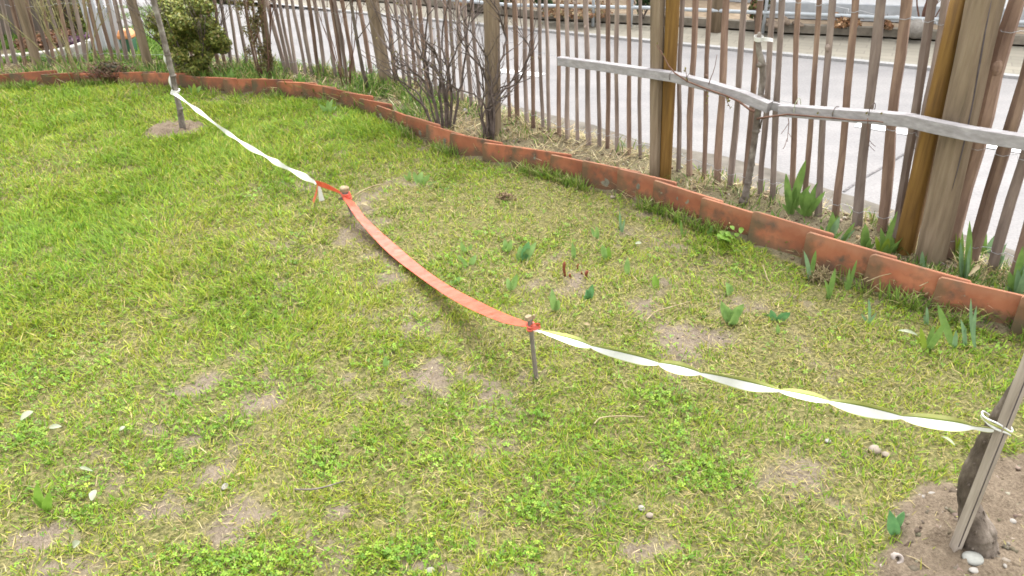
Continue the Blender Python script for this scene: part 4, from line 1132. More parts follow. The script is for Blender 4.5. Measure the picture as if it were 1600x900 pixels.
tn = thing('barrier_tape', TR, 'white barrier tape with yellow green edges twisted between peg and right tree stake', 'tape', 'barrier tape strung across the lawn')
KR_ = above(1556, 671, SBn) + Vector((0, -.01, 0))
pp = [(830, 513), (880, 528), (936, 545), (1000, 561), (1050, 573), (1110, 587), (1170, 601), (1240, 615), (1320, 633), (1390, 648), (1450, 658), (1510, 666), (1553, 672)]
pts = smooth_path([vplane(x_, y_, P1T, KR_) for x_, y_ in pp], 220)
b = MB()
nodes = [0, .035, .15, .30, .395, .56, .64, .775, .935, 1.0]
def w_node(u):
    for a, c_ in zip(nodes[:-1], nodes[1:]):
        if a <= u <= c_:
            return sin(pi * (u - a) / (c_ - a)) ** .7
    return 0
a0_ = broadside(pts)
ribbon(b, pts, lambda u: .008 + .0300 * w_node(u) * (1 if .03 < u < .94 else .3), lambda u: a0_ + .55 * sin(u * 24) + .3 * sin(u * 11 + 1), WS, .14)
b.build('white_band', TM, tn)
# a loop of the same tape tied round stake and trunk
b = MB(); ax = (SHAFT[1] - SHAFT[0]).normalized()
cc = KR_ + Vector((.012, .030, 0))
for k in range(3):
    lp = []
    for a in np.linspace(0, 2 * pi, 25):
        lp.append(cc + Vector((cos(a) * (.026 + .0015 * k), sin(a) * .040, -.010 * sin(a) + .006 * (k - 1) - .014 * cos(a) + .003 * sin(3 * a + k))))
    b.tube(lp, .0030 - .0004 * k, 6, mi=(1 if k == 1 else 0))
e = cc + Vector((.026, -.02, -.013)); b.tube([e, e + Vector((.010, -.012, -.002)), e + Vector((.018, -.014, .006))], [.003, .0025, .0015], 5, mi=1)
b.build('knot', TM[:2], tn)
# stake groove (dark split running down the face)
b = MB()
face = Vector((0, -1, 0)); face = (face - ax * face.dot(ax)).normalized()
sd_ = ax.cross(face)
pA, pC = SHAFT
cpos = face * (sw * .445) - sd_ * sw * .08
b.tube([pA.lerp(pC, .08) + cpos, pA.lerp(pC, .4) + cpos, pC + cpos], [.0016, .0018, .0018], 4)
b.build('split', MAT['groove'], stk)

# ------------------------------------------------------------------ espalier sapling tied to the rail
TE = onground(1166, 318)
esp = thing('espalier_sapling', TE, 'knobbly pruned espalier sapling standing in front of grey rail', 'tree')
b = MB()
path = [(1165, 324), (1167, 300), (1174, 262), (1181, 215), (1186, 175), (1190, 150), (1194, 118), (1193, 98), (1188, 80), (1186, 62), (1189, 50)]
pts = [above(x_, y_, TE) + nv * 0.01 for x_, y_ in path]
b.tube(pts, [.024, .0175, .0155, .0145, .015, .013, .015, .014, .0125, .011, .008], 8, jag=.12)
for (x_, y_), r_ in (((1192, 100), .017), ((1190, 152), .016), ((1184, 205), .016), ((1179, 235), .016), ((1176, 255), .016), ((1171, 285), .017), ((1166, 312), .026)):
    b.blob(above(x_, y_, TE) + nv * 0.012, r_, r_, r_ * .9, seed=x_, seg=8, rings=6, rough=.3)
b.build('trunk', MAT['bark_grey'], esp)
def cane(pxs, r, off=0.03):
    return [rail_pt(x_, y_) + nv * off for x_, y_ in pxs], r
b = MB(); bd = []
p_, r_ = cane([(1184, 172), (1176, 168), (1160, 156), (1140, 147), (1110, 137), (1080, 125), (1060, 112), (1050, 100), (1042, 84), (1032, 68)], .0036)
b.tube(p_, [.0055, .005, .0045, .004, .004, .0036, .0034, .003, .0026, .002], 6)
for k in (3, 4, 5): grow(b, p_[k], Vector((random.uniform(-.4, .4), -.4, random.choice((-1, 1)))), .06, .0022, 0, bd)
bd += [(p_[-1], Vector((0, -.3, 1))), (p_[-2], Vector((.5, -.3, 1)))]
b.build('branch', MAT['twig_red'], esp)
b = MB()
p_, r_ = cane([(1188, 183), (1205, 180), (1235, 176), (1262, 178), (1300, 181), (1340, 185), (1372, 186), (1385, 188)], .003)
b.tube(p_, [.005, .0045, .004, .0036, .0034, .003, .0026, .002], 6)
for x_ in (1281, 1305, 1357, 1380): bd.append((rail_pt(x_, 176) + nv * .025, Vector((random.uniform(-.4, .4), -.5, 1))))
b.build('branch', MAT['twig_red'], esp)
for x_, y_, dz_, L_ in ((1236, 182, -1, .10), (1360, 182, -1, .10), (1112, 130, 1, .14)):
    b = MB(); grow(b, rail_pt(x_, y_) + nv * .025, Vector((.1, -.3, dz_)), L_, .0024, 1 if dz_ < 0 else 0, None); b.build('branch', MAT['twig_red'], esp)
b = MB()
b.tube([above(1189, 200, TE) + nv * .01, above(1196, 183, TE) + nv * .03, above(1204, 182, TE) + nv * .02], [.005, .004, .002], 5)
b.build('branch', MAT['bark_grey'], esp)
for q_ in bd:
    b = MB(); bud_mesh(b, [q_], .013, .009); b.build('bud', MAT['bud'], esp)
# white tie round its head, a second wire tie at the rail
b = MB(); cc = above(1187, 59, TE) + nv * .01
lp = [cc + Vector((cos(a) * .017, sin(a) * .017, .003 * sin(a))) for a in np.linspace(0, 2 * pi, 17)]
ribbon(b, lp, lambda u: .019, lambda u: 1.45, [(-.5, .5, 0)], .05, .0012)
ribbon(b, smooth_path([cc + Vector((.012, -.013, 0)), cc + Vector((.035, -.016, -.002)), cc + Vector((.058, -.012, -.008))], 8), lambda u: .016, lambda u: 1.3 + u, [(-.5, .5, 0)], .05, .0012)
t_ = b.build('tree_tie', MAT['white_tape'], origin=cc); tag(t_, 'white plastic tie wrapped round the top of the espalier sapling', 'tree tie')
for x_, yt, yb in ((1049, 112, 126), (1076, 116, 130), (1244, 156, 179), (1304, 168, 183), (1361, 163, 182)):
    b = MB(); pc_ = rail_pt(x_, (yt + yb) / 2) - nv * .010; hh = abs(rail_pt(x_, yt).z - rail_pt(x_, yb).z) / 2
    pts = [pc_ + nv * (cos(a) * .028) + Vector((0, 0, sin(a) * hh * 1.15)) for a in np.linspace(0, 2 * pi, 17)]
    b.tube(pts, .0016, 5); b.build('wire_tie', MAT['cord'] if x_ == 1244 else MAT['twig'], tre)

# ------------------------------------------------------------------ bare shrubs
def shrub(Bs, name, label, stems, mat_, group=None, bud=True, lenr=(.7, 1.15), rr=(.006, .010), depth=2, tilt=.5, facing=None, upb=.2, base_r=.08, leafp=.5, kids=(2, 4), budmat='bud', bsize=.014):
    o = thing(name, Bs, label, 'shrub', group)
    b = MB(); bd = [] if bud else None
    for k in range(stems):
        a = random.uniform(0, 2 * pi); tl = abs(random.gauss(0, tilt)) + .05
        d = Vector((cos(a) * tl, sin(a) * tl * .7, 1))
        P = Bs + Vector((cos(a), sin(a), 0)) * base_r * random.random()
        grow(b, P - Vector((0, 0, .01)), d, random.uniform(*lenr), random.uniform(*rr), depth, bd, .3, kids, .55, 6, .35, upb, .0014, leafp)
    b.build('branch', MAT[mat_], o)
    for q_ in (bd or [])[:70]:
        b = MB(); bud_mesh(b, [q_], bsize, bsize * .6); b.build('bud', MAT[budmat], o)
    return o
def stemmed(name, label, base, paths, r0, seed, group):
    random.seed(seed); Bs = onground(*base); o = thing(name, Bs, label, 'shrub', group); bd = []
    n_ = Vector((Bs.x, Bs.y, 0)).normalized(); n_b = 0
    for pth in paths:
        off = random.uniform(-.03, .03); P = []
        for k, (x_, y_) in enumerate(pth):
            q = k / (len(pth) - 1)
            P.append(above(x_, y_, Bs + n_ * (off + q * random.uniform(-.12, .10))))
        P[0].z = min(P[0].z, .02)
        P = smooth_path(P, len(pth) * 3)
        e = (P[-1] - P[-4]).normalized()
        P += [P[-1] + e * .12 + Vector((0, 0, .03)), P[-1] + e * .26 + Vector((0, 0, .08))]
        P = [p + Vector((random.gauss(0, .004), random.gauss(0, .004), random.gauss(0, .004))) if 0 < k else p for k, p in enumerate(P)]
        m_ = len(P); ra = r0 * random.uniform(.75, 1.15)
        b = MB(); b.tube(P, [ra * (1 - .72 * k / (m_ - 1)) for k in range(m_)], 6, jag=.1)
        for k in range(3, m_ - 1):
            if random.random() < .62:
                d_ = (P[k + 1] - P[k - 1]).normalized(); sd_ = Vector((random.uniform(-1, 1), random.uniform(-.6, .6), random.uniform(-.2, .8))).normalized()
                grow(b, P[k], d_ + sd_ * .9, random.uniform(.08, .26), ra * .42, 1, bd, .35, (1, 2), .8, 4, .35, .1, .0012, .22)
        b.build('branch', MAT['twig'], o)
    for p_, a_ in bd:
        if random.random() < .8:
            b = MB(); bud_mesh(b, [(p_, a_)], .011, .007); b.build('bud', MAT['bud'], o); n_b += 1
            if n_b > 70: break
    return o
stemmed('bare_shrub', 'dense bare grey stemmed shrub fanning out behind the tile edging', (690, 206), [
 [(690, 204), (676, 160), (661, 126), (640, 108), (622, 98), (606, 68)], [(692, 203), (680, 165), (668, 118), (650, 60), (641, 16)],
 [(686, 203), (668, 150), (640, 118), (618, 104), (600, 84)], [(694, 202), (688, 150), (686, 96), (670, 70), (640, 36)], [(700, 203), (698, 150), (704, 100), (722, 62), (742, 20)],
 [(688, 202), (674, 140), (664, 80), (668, 30), (662, -10)], [(702, 202), (706, 160), (700, 110), (690, 60), (700, 5)], [(682, 202), (655, 150), (632, 130), (612, 122)],
 [(698, 202), (690, 128), (655, 85), (632, 66), (618, 40)], [(706, 203), (716, 150), (726, 100), (730, 40), (740, -6)], [(684, 202), (660, 164), (636, 140), (618, 112), (611, 60)], [(696, 202), (694, 140), (676, 100), (655, 92), (640, 70)]],
 .0088, 21, 'bare shrubs by the fence')
stemmed('bare_shrub', 'smaller bare shrub growing tight against the third fence post', (764, 221), [
 [(764, 210), (763, 170), (764, 140), (752, 105), (728, 78), (714, 41), (722, 8)], [(763, 208), (758, 168), (740, 148), (714, 138), (690, 128), (668, 112), (651, 100)],
 [(766, 208), (768, 156), (796, 130), (822, 98), (831, 60)], [(765, 205), (772, 165), (790, 140), (812, 126), (828, 84), (822, 62)],
 [(768, 210), (772, 170), (768, 130), (760, 92), (740, 58), (706, 20)], [(762, 206), (752, 172), (756, 140), (748, 90), (730, 66)], [(769, 208), (766, 158), (778, 110), (790, 62), (781, 22), (770, -8)], [(758, 209), (754, 180), (768, 168), (790, 152)]],
 .0082, 5, 'bare shrubs by the fence')
random.seed(9)
shrub(onground(545, 133), 'thin_cane_plant', 'few thin reddish canes with opening buds before the back fence', 7, 'twig_red', lenr=(.7, 1.0), rr=(.003, .0045), tilt=.35, depth=2, base_r=.05, leafp=.4)
b = MB(); TP = onground(578, 141)
sap = thing('bare_sapling', TP, 'single straight dark sapling stem leaning beside the second fence post', 'sapling')
pts = [above(x_, y_, TP) for x_, y_ in ((578, 146), (567, 110), (558, 62), (548, 0), (540, -45))]
b.tube(pts, [.016, .014, .012, .011, .009], 7, jag=.1); b.build('stem', MAT['bark'], sap)
for k in (2, 3, 3, 4):
    b = MB(); grow(b, pts[k], Vector((random.uniform(-1, 1), -.2, .6)), .35, .004, 1); b.build('branch', MAT['twig'], sap)
random.seed(14)
shrub(onground(128, 124), 'rose_bush', 'pruned rose bush with olive green arching canes at far left', 9, 'twig_green', lenr=(.5, .9), rr=(.004, .007), tilt=.75, depth=2, base_r=.10, upb=.1, leafp=.5)

# leafy crowns
def leaf_cloud(name, centres, n, size, cols, wts, parent, shell=.55, mat_='leafy', asp=1.6, up=0.3, hollow=None):
    """leaf quads spread through lumpy clusters (centre, rx, ry, rz)"""
    cs = np.array([list(c[0]) for c in centres]); rs = np.array([c[1:] for c in centres], float)
    vol = rs.prod(1); idx = rng.choice(len(cs), n, p=vol ** .8 / (vol ** .8).sum())
    d = rng.normal(size=(n, 3)); d /= np.linalg.norm(d, axis=1)[:, None]
    rad = (shell + (1 - shell) * rng.random(n)) * (0.72 + 0.36 * N1.at(d[:, 0] * 3 + idx, d[:, 1] * 3 + d[:, 2] * 2, .6))
    P = cs[idx] + d * rs[idx] * rad[:, None]
    if hollow is not None:
        k = hollow(P); P = P[k]; d = d[k]; idx = idx[k]; n = len(P)
    nr = d + rng.normal(size=(n, 3)) * .6 + np.array([0, 0, up]); nr /= np.linalg.norm(nr, axis=1)[:, None]
    a = np.cross(nr, rng.normal(size=(n, 3))); a /= np.linalg.norm(a, axis=1)[:, None]; s_ = np.cross(nr, a)
    L = size * (.6 + .8 * rng.random(n)); W = L / asp
    V = np.stack([P - a * L[:, None] / 2, P + s_ * W[:, None] / 2 + nr * W[:, None] * .12, P + a * L[:, None] / 2, P - s_ * W[:, None] / 2 + nr * W[:, None] * .12], 1).reshape(-1, 3)
    Q = np.arange(4 * n).reshape(-1, 4)
    return np_obj(name, V, Q, MAT[mat_], np.repeat(colmix(n, cols, wts, .18), 4, 0), smooth=False, parent=parent)
# clipped box bush
BX = onground(303, 122)
box = thing('box_bush', BX, 'clipped rounded evergreen box bush standing against the back fence', 'bush')
bt = above(296, -20, BX); hgt = bt.z; wdt = (above(360, 60, BX) - above(233, 60, BX)).length
xr = (above(300, 60, BX) - above(299, 60, BX)).normalized(); yr = Vector((-xr.y, xr.x, 0))
random.seed(3)
cen = []
for k in range(46):
    a = random.uniform(0, 2 * pi); rr_ = math.sqrt(random.random()) * .40 * wdt; z_ = random.uniform(.16, .92) * hgt
    fz = 1.0 if z_ > .35 * hgt else .78
    c_ = above(297, 60, BX); c_ = Vector((c_.x, c_.y, z_)) + xr * (cos(a) * rr_ * fz) + yr * (sin(a) * rr_ * .8 * fz)
    q_ = random.uniform(.10, .17) * wdt
    cen.append((c_, q_, q_, q_ * .9))
for k in range(12):
    a = random.uniform(0, 2 * pi); c_ = BX + xr * cos(a) * .16 * wdt + yr * sin(a) * .15 * wdt + Vector((0, 0, random.uniform(.06, .2) * hgt)); q_ = .09 * wdt
    cen.append((c_, q_, q_, q_))
b = MB()
for k in range(16):
    a = k * .9; grow(b, BX + xr * cos(a) * .06 + yr * sin(a) * .05 - Vector((0, 0, .01)), xr * cos(a) * .45 + yr * sin(a) * .4 + Vector((0, 0, 1)), hgt * .8, .008, 2, None, .25, (3, 5), .6)
b.build('branch', MAT['twig'], box)
leaf_cloud('crown', cen, 46000, .022, [(0.14, 0.175, 0.036), (0.21, 0.225, 0.050), (0.27, 0.265, 0.07), (0.080, 0.105, 0.026), (0.26, 0.20, 0.08)], [.34, .34, .22, .06, .04], box, shell=.5)
# brown half-dead thuja against the fence post
TH = onground(418, 128)
thu = thing('dry_conifer', TH, 'narrow half dead brown conifer shrub in front of a back fence post', 'shrub')
cen = []
for k in range(26):
    z_ = .03 + .72 * random.random(); w_ = .10 * (1 - .5 * abs(z_ - .25))
    c_ = above(418 - 16 * (z_ / .8), 128, TH); c_ = Vector((c_.x, c_.y, z_)) + Vector((random.uniform(-1, 1) * w_, random.uniform(-.8, .8) * w_, 0))
    cen.append((c_, .045, .045, .08))
leaf_cloud('crown', cen, 3200, .022, [(0.15, 0.11, 0.045), (0.21, 0.155, 0.065), (0.13, 0.145, 0.04), (0.075, 0.06, 0.03), (0.19, 0.20, 0.06)], [.3, .25, .2, .15, .12], thu, shell=.2, asp=3.2)
b = MB()
for k in range(7): grow(b, TH + Vector((random.uniform(-.04, .04), random.uniform(-.03, .03), 0)), Vector((random.uniform(-.3, .3), random.uniform(-.3, .3), 1)), .75, .006, 2)
b.build('branch', MAT['twig_red'], thu)
# dark cut-back clump between rose bush and leaning post
CL = onground(176, 124)
cl_ = thing('cut_back_clump', CL, 'dark cut back perennial clump with dry stalks behind the far tiles', 'plant')
b = MB()
for k in range(170):
    a = random.uniform(0, 2 * pi); r0 = .13 * math.sqrt(random.random()); P = CL + Vector((cos(a) * r0, sin(a) * r0 * .7, -.01))
    d = Vector((cos(a) * r0 * 5 + random.gauss(0, .3), sin(a) * r0 * 4 + random.gauss(0, .3), 1)).normalized(); L_ = random.uniform(.07, .17)
    b.tube([P, P + d * L_ * .6, P + (d + Vector((random.gauss(0, .2), random.gauss(0, .2), -.15))) * L_], [.0032, .0028, .0018], 4)
b.build('stalk', MAT['twig_red'], cl_)
leaf_cloud('dead_leaf', [(CL + Vector((0, 0, .07)), .15, .10, .08)], 900, .03, [(0.07, 0.05, 0.025), (0.11, 0.085, 0.04), (0.05, 0.055, 0.02)], [.5, .3, .2], cl_, shell=.1, asp=2.5)
b = MB()
for (x0, y0, x1, y1) in ((178, 120, 232, 113), (176, 118, 214, 108), (160, 118, 132, 121)):
    b.tube([onground(x0, y0 + 4) + Vector((0, 0, .05)), above((x0 + x1) / 2, min(y0, y1) - 2, CL), above(x1, y1, CL)], [.003, .0025, .002], 4)
b.build('stalk', MAT['fresh_wood'], cl_)

# ------------------------------------------------------------------ sword-leaved irises, tulips, other sprouts
def plant(name, cat, label, base_px, tips, mats, width, prof, group, bend=.12, fold=.3, sink=.006):
    Bs = onground(*base_px)
    o = thing(name, Bs, label, cat, group)
    n_ = Vector((Bs.x, Bs.y, 0)).normalized(); sd = Vector((-n_.y, n_.x, 0))
    for k, t in enumerate(tips):
        tx, ty = t[0], t[1]; wd = (t[2] if len(t) > 2 else width) * (1.40 if prof == 'sword' else 0.85); m_ = mats[k % len(mats)]
        dep = random.uniform(-.02, .02)
        B2 = Bs + n_ * dep * .4 + sd * random.uniform(-.006, .006) + Vector((0, 0, -sink))
        if len(t) > 3: B2 = onground(t[3], t[4]) - Vector((0, 0, sink))
        T = above(tx, ty, B2 + n_ * dep)
        b = MB(); b.leaf(B2, T, wd, bend * random.choice((-1, 1)) * random.uniform(.5, 1.3), fold, 7, prof, face=Vector((random.uniform(-.5, .5), -1, random.uniform(0, .5))))
        b.build('leaf', MAT[m_], o)
    return o
IG, IB, IY = 'iris', 'iris_blue', 'iris_yellow'
random.seed(11)
GI = 'iris clumps along the fence bed'
IR = [
 ((1236, 334), [(1228, 271, .028), (1259, 250, .034), (1244, 292, .024), (1222, 318, .016)], [IG], 'tallest iris clump with one broad pointed leaf beside the espalier sapling'),
 ((1260, 338), [(1281, 281, .034), (1250, 300, .026), (1262, 296, .03)], [IG], 'iris clump with broad leaf leaning right behind the tile edge'),
 ((1292, 383), [(1301, 331, .034), (1312, 338, .026), (1282, 352, .02), (1283, 365, .016), (1296, 360, .022)], [IG, IB], 'iris fan pressed close behind the top of the tiles'),
 ((1309, 389), [(1336, 347, .026), (1318, 366, .014), (1308, 372, .012)], [IG, IB], 'low iris fan with a single leaf bent to the right'),
 ((1352, 394), [(1352, 350, .034), (1360, 372, .02), (1344, 378, .014)], [IG], 'short iris with one wide blunt leaf left of the honey post'),
 ((1378, 404), [(1376, 356, .026), (1402, 330, .024), (1388, 372, .03), (1371, 384, .018), (1380, 418, .016)], [IG, IG, IY], 'iris with bright yellow green tip just left of the honey post'),
 ((1400, 394), [(1414, 368, .04), (1388, 364, .03), (1408, 380, .024)], [IG], 'leafy iris clump hugging the foot of the honey post'),
 ((1440, 430), [(1441, 392, .018), (1443, 404, .010)], [IB], 'lone blue green iris leaf before the thick split post'),
 ((1494, 404), [(1494, 362, .024), (1502, 372, .022), (1488, 376, .018)], [IY, IG], 'yellow green iris just right of the thick split post'),
 ((1506, 446), [(1501, 378, .018), (1515, 345, .022), (1517, 380, .012), (1504, 362, .02), (1512, 400, .014)], [IB, IG], 'tall narrow blue green irises beside the leaning pickets'),
 ((1536, 412), [(1538, 352, .028), (1554, 368, .022), (1530, 362, .022), (1527, 386, .018)], [IG, IB], 'iris clump growing between two dark pickets at right'),
 ((1556, 424), [(1573, 380, .02), (1566, 398, .014)], [IB], 'slender iris pair in front of the last pickets'),
 ((1588, 470), [(1598, 385, .03), (1590, 420, .024), (1577, 424, .024), (1608, 410, .024), (1582, 446, .016)], [IG, IB], 'large iris clump cut by the right picture edge'),
 ((1566, 474), [(1554, 438, .012), (1572, 446, .018), (1546, 454, .012)], [IY, IG], 'low iris with a yellowed dying leaf behind the last tiles'),
 ((1211, 356), [(1206, 328, .016), (1216, 332, .014), (1222, 343, .012)], [IG], 'small iris sprout left of the tallest clump'),
 ((472, 138), [(468, 112, .03), (476, 118, .026), (462, 122, .02)], [IG], 'iris tuft in the far bed before the back fence'),
 ((364, 132), [(362, 106, .03), (370, 112, .026), (356, 114, .022)], [IG], 'iris tuft in the far bed to the right of box bush'),
]
for bp, tips, ms, lab in IR:
    ex = [(tx + random.uniform(-9, 9), by_ - (by_ - ty) * random.uniform(.35, .75), w_ * .7) for (tx, ty, w_), by_ in zip(tips[:3], [bp[1]] * 3)]
    tips = list(tips) + ex
    plant('iris_plant', 'iris', lab, bp, tips, ms, .025, 'sword', GI, .10, .25)
GL = 'iris shoots on the lawn side of the tiles'
IL = [
 ((1265, 437), [(1256, 392, .018), (1275, 391, .016), (1260, 420, .012)], [IB, IG, IY], 'forked iris shoot against the tiles in front of dry straw tuft'),
 ((1294, 466), [(1305, 419, .018), (1288, 436, .012), (1297, 440, .014)], [IG], 'iris shoot standing right of the dry straw tuft by the tiles'),
 ((1325, 455), [(1339, 406, .012), (1328, 418, .010), (1320, 438, .008)], [IG], 'thin iris shoot with long narrow leaf rising over the tile face'),
 ((1357, 504), [(1357, 467, .013), (1370, 488, .008), (1345, 490, .008)], [IB], 'short solitary iris leaf in the grass near the tiles'),
 ((1447, 508), [(1448, 479, .010), (1444, 492, .007)], [IB], 'tiny iris leaf close to the overlapping right tiles'),
 ((1450, 548), [(1438, 511, .016), (1459, 508, .016), (1477, 502, .020), (1432, 526, .012), (1462, 530, .014)], [IY, IG, IG], 'short spreading iris clump with yellowish outer leaves at right'),
 ((1490, 545), [(1465, 475, .022), (1494, 516, .014)], [IG, IB], 'iris with one long leaf arching left before the end tiles'),
 ((1506, 541), [(1501, 499, .014), (1510, 512, .009)], [IB], 'narrow upright iris leaf between the arching and the tall ones'),
 ((1522, 543), [(1517, 466, .015), (1526, 478, .012)], [IB], 'tallest pale blue green iris pair before the end tiles'),
 ((1068, 368), [(1064, 344, .012), (1072, 358, .008)], [IG], 'small iris tip at the tiles in middle of the row'),
 ((1110, 368), [(1113, 351, .015), (1104, 360, .010)], [IG], 'small double iris tip left of the lime green weed'),
 ((972, 362), [(968, 329, .010), (976, 342, .010)], [IB], 'slim iris shoot in thin grass well in front of the tiles'),
 ((304, 148), [(294, 132, .025), (303, 130, .025), (314, 134, .025), (322, 142, .02)], [IG, IY], 'bright iris tuft at far tiles right of the young tree'),
]
for bp, tips, ms, lab in IL: plant('iris_plant', 'iris', lab, bp, tips, ms, .014, 'sword', GL, .10, .25)
GT = 'tulip leaves coming up in the lawn'
TU, TD = 'tulip', 'tulip_dark'
TL = [
 ((655, 288), [(646, 268, .022), (660, 268, .03), (672, 272, .022), (682, 284, .016), (668, 304, .026)], [TU], 'tulip cluster of several leaves in yellowish grass below bare shrub'),
 ((514, 176), [(498, 162, .022), (512, 156, .026), (520, 154, .022), (526, 166, .02)], [TU], 'tulip cluster by the far curve of the tiles'),
 ((793, 392), [(789, 373, .022), (799, 374, .02), (784, 386, .014)], [TU], 'small upright tulip leaves left of the large glossy clump'),
 ((818, 408), [(812, 384, .028), (826, 377, .034), (838, 378, .028), (822, 396, .03), (806, 396, .02)], [TU, TD], 'largest glossy tulip clump in the middle of the lawn'),
 ((728, 392), [(720, 377, .02), (738, 382, .016)], [TU], 'pair of low tulip leaves right of the red tape'),
 ((732, 414), [(724, 404, .016), (744, 398, .022), (715, 398, .012)], [TU], 'spread tulip leaves just right of the sagging red tape'),
 ((800, 456), [(793, 434, .020), (808, 427, .024)], [TU], 'two pale tulip leaves above the peg of the white tape'),
 ((895, 404), [(894, 378, .018), (899, 388, .012)], [TU], 'single slim tulip leaf above the red peony shoots'),
 ((932, 372), [(924, 355, .014), (932, 353, .016)], [TU], 'small dark tulip tip nearest the tiles'),
 ((948, 404), [(941, 382, .022), (951, 385, .026), (955, 398, .012)], [TU, 'lime'], 'broad upright tulip leaf right of the peony shoots'),
 ((980, 430), [(981, 401, .020)], [TU], 'lone lancet tulip leaf right of the broad one'),
 ((1024, 452), [(1022, 428, .024), (1030, 434, .012)], ['lime'], 'pale lime tulip leaf in sparse straw'),
 ((920, 466), [(916, 452, .024), (926, 444, .022), (912, 462, .014)], [TD], 'dark low tulip leaves at the foot of a big bent one'),
 ((922, 442), [(952, 469, .042)], [TU], 'big rounded tulip leaf bent right over the grass'),
 ((868, 486), [(873, 468, .020), (862, 450, .022), (866, 490, .018)], [TU], 'two slanted tulip leaves left of the big bent leaf'),
 ((708, 446), [(704, 438, .014), (718, 432, .018)], [TU], 'small tulip leaves touching the lower edge of red tape'),
 ((1087, 468), [(1070, 479, .036), (1104, 490, .034), (1084, 464, .02)], [TU, TD], 'tulip with two drooping leaves above a bent straw stalk'),
 ((1138, 462), [(1134, 441, .030), (1144, 446, .018)], [TU], 'single upright tulip leaf behind the four leaved one'),
 ((1141, 505), [(1127, 470, .024), (1135, 478, .034), (1162, 475, .030), (1150, 484, .028)], [TU], 'four leaved tulip sprout with wide open leaves'),
 ((1213, 500), [(1194, 492, .026), (1206, 513, .028), (1235, 488, .028), (1228, 502, .024), (1204, 484, .02)], [TD, TU], 'dark flat tulip rosette right of the four leaved sprout'),
 ((604, 576), [(602, 556, .016), (608, 562, .010)], [TU], 'single small tulip leaf in the worn grass left of the grey peg'),
 ((1398, 832), [(1390, 797, .026), (1412, 799, .036), (1405, 826, .02)], [TD], 'tulip with rounded dark leaves at edge of bare soil'),
 ((70, 795), [(58, 754, .026), (78, 768, .022), (90, 786, .014), (48, 776, .014)], ['lime'], 'fleshy lime green tulip clump at the lower left'),
 ((640, 282), [(630, 272, .014), (640, 266, .016)], [TU], 'thin tulip pair left of the leafy cluster below bare shrub'),
 ((1215, 518), [(1075, 519, .01)][:0] or [(1215, 505, .012)], [TU], 'small tulip tip in front of the dark flat rosette'),
]
for bp, tips, ms, lab in TL: plant('tulip_plant', 'tulip', lab, bp, tips, ms, .022, 'tulip', GT, .22, .35)
# lime green broad-leaved weed against the tiles
WB = onground(1150, 384)
wd_ = thing('leafy_weed', WB, 'lime green broad leaved weed at the foot of the tiles', 'weed')
for k in range(13):
    a = random.uniform(0, 2 * pi); r0 = random.uniform(.01, .06); P = WB + Vector((cos(a) * r0 * 1.4, sin(a) * r0 * .7, random.uniform(.015, .07)))
    b = MB(); b.leaf(P, P + Vector((cos(a), sin(a), .35)).normalized() * random.uniform(.025, .04), random.uniform(.018, .028), .2, .2, 5, 'oval', face=Vector((0, -.3, 1)))
    b.build('leaf', MAT['lime'], wd_)
# reddish peony shoots
PG = 'red peony shoots in the lawn'
for (bp, tp_, r_, lab) in (((883, 431), (882, 408), .0062, 'tallest curved red brown peony shoot'), ((892, 434), (891, 427), .0045, 'shortest red brown peony shoot next to the tallest'), ((903, 420), (904, 412), .0035, 'thin red brown peony shoot at the back of its group'), ((916, 434), (918, 422), .0065, 'thick red brown peony shoot at the right of its group'), ((910, 428), (909, 424), .0035, 'tiny red brown peony bud beside the thick right shoot')):
    Bs = onground(*bp); T = above(*tp_, Bs); b = MB()
    mid = Bs.lerp(T, .5) + Vector((-.004, 0, 0))
    b.tube([Bs - Vector((0, 0, .008)), Bs, mid, Bs.lerp(T, .8) + Vector((-.001, 0, 0)), T], [r_ * .8, r_ * .85, r_ * 1.0, r_ * 1.1, r_ * .25], 8)
    tag(b.build('peony_shoot', MAT['peony'], origin=Bs), lab, 'peony shoot', PG)

# ------------------------------------------------------------------ loose things on the ground
def lying(name, cat, label, px, py, L_px, ang, wd, m_, prof='oval', group=None, lift=.02):
    Bs = onground(px, py) + Vector((0, 0, lift)); e = onground(px + L_px * cos(ang), py - L_px * sin(ang)) + Vector((0, 0, lift + random.uniform(0, .012)))
    b = MB(); b.leaf(Bs, e, wd, .25, .45, 6, prof, face=Vector((.15, -.5, 1)))
    return tag(b.build(name, MAT[m_], origin=Bs), label, cat, group)
GF = 'pale fallen leaves in the lawn'
lying('fallen_leaf', 'leaf', 'large pale curled fallen leaf at the left edge of the lawn', 36, 664, 24, .6, .022, 'pale_leaf', group=GF)
lying('fallen_leaf', 'leaf', 'small pale green fallen leaf right below the large curled one', 80, 676, 20, .1, .016, 'pale_leaf', group=GF)
lying('fallen_leaf', 'leaf', 'small whitish fallen leaf in bright grass at left', 190, 680, 10, .5, .012, 'pale_leaf', group=GF)
lying('fallen_leaf', 'leaf', 'oval pale fallen leaf right of the lime tulip clump', 147, 790, 15, 1.1, .020, 'pale_leaf', group=GF)
lying('fallen_leaf', 'leaf', 'square pale fallen leaf near the lower left corner', 118, 862, 14, .2, .020, 'pale_leaf', group=GF)
lying('fallen_leaf', 'leaf', 'yellowish narrow fallen leaf above the oval pale one', 128, 738, 22, -.3, .010, 'pale_leaf', group=GF)
lying('fallen_leaf', 'leaf', 'pale ribbon like leaf pointing left before the short spreading iris', 1431, 531, 32, 2.95, .014, 'pale_leaf', group=GF)
lying('fallen_leaf', 'leaf', 'pale split leaf left of the tree stake near its tie', 1468, 690, 26, -.6, .010, 'pale_leaf', group=GF)
lying('fallen_leaf', 'leaf', 'cream dry leaf lying on the tile rim at right', 1506, 452, 22, .7, .016, 'tan_leaf', group=GF, lift=.06)
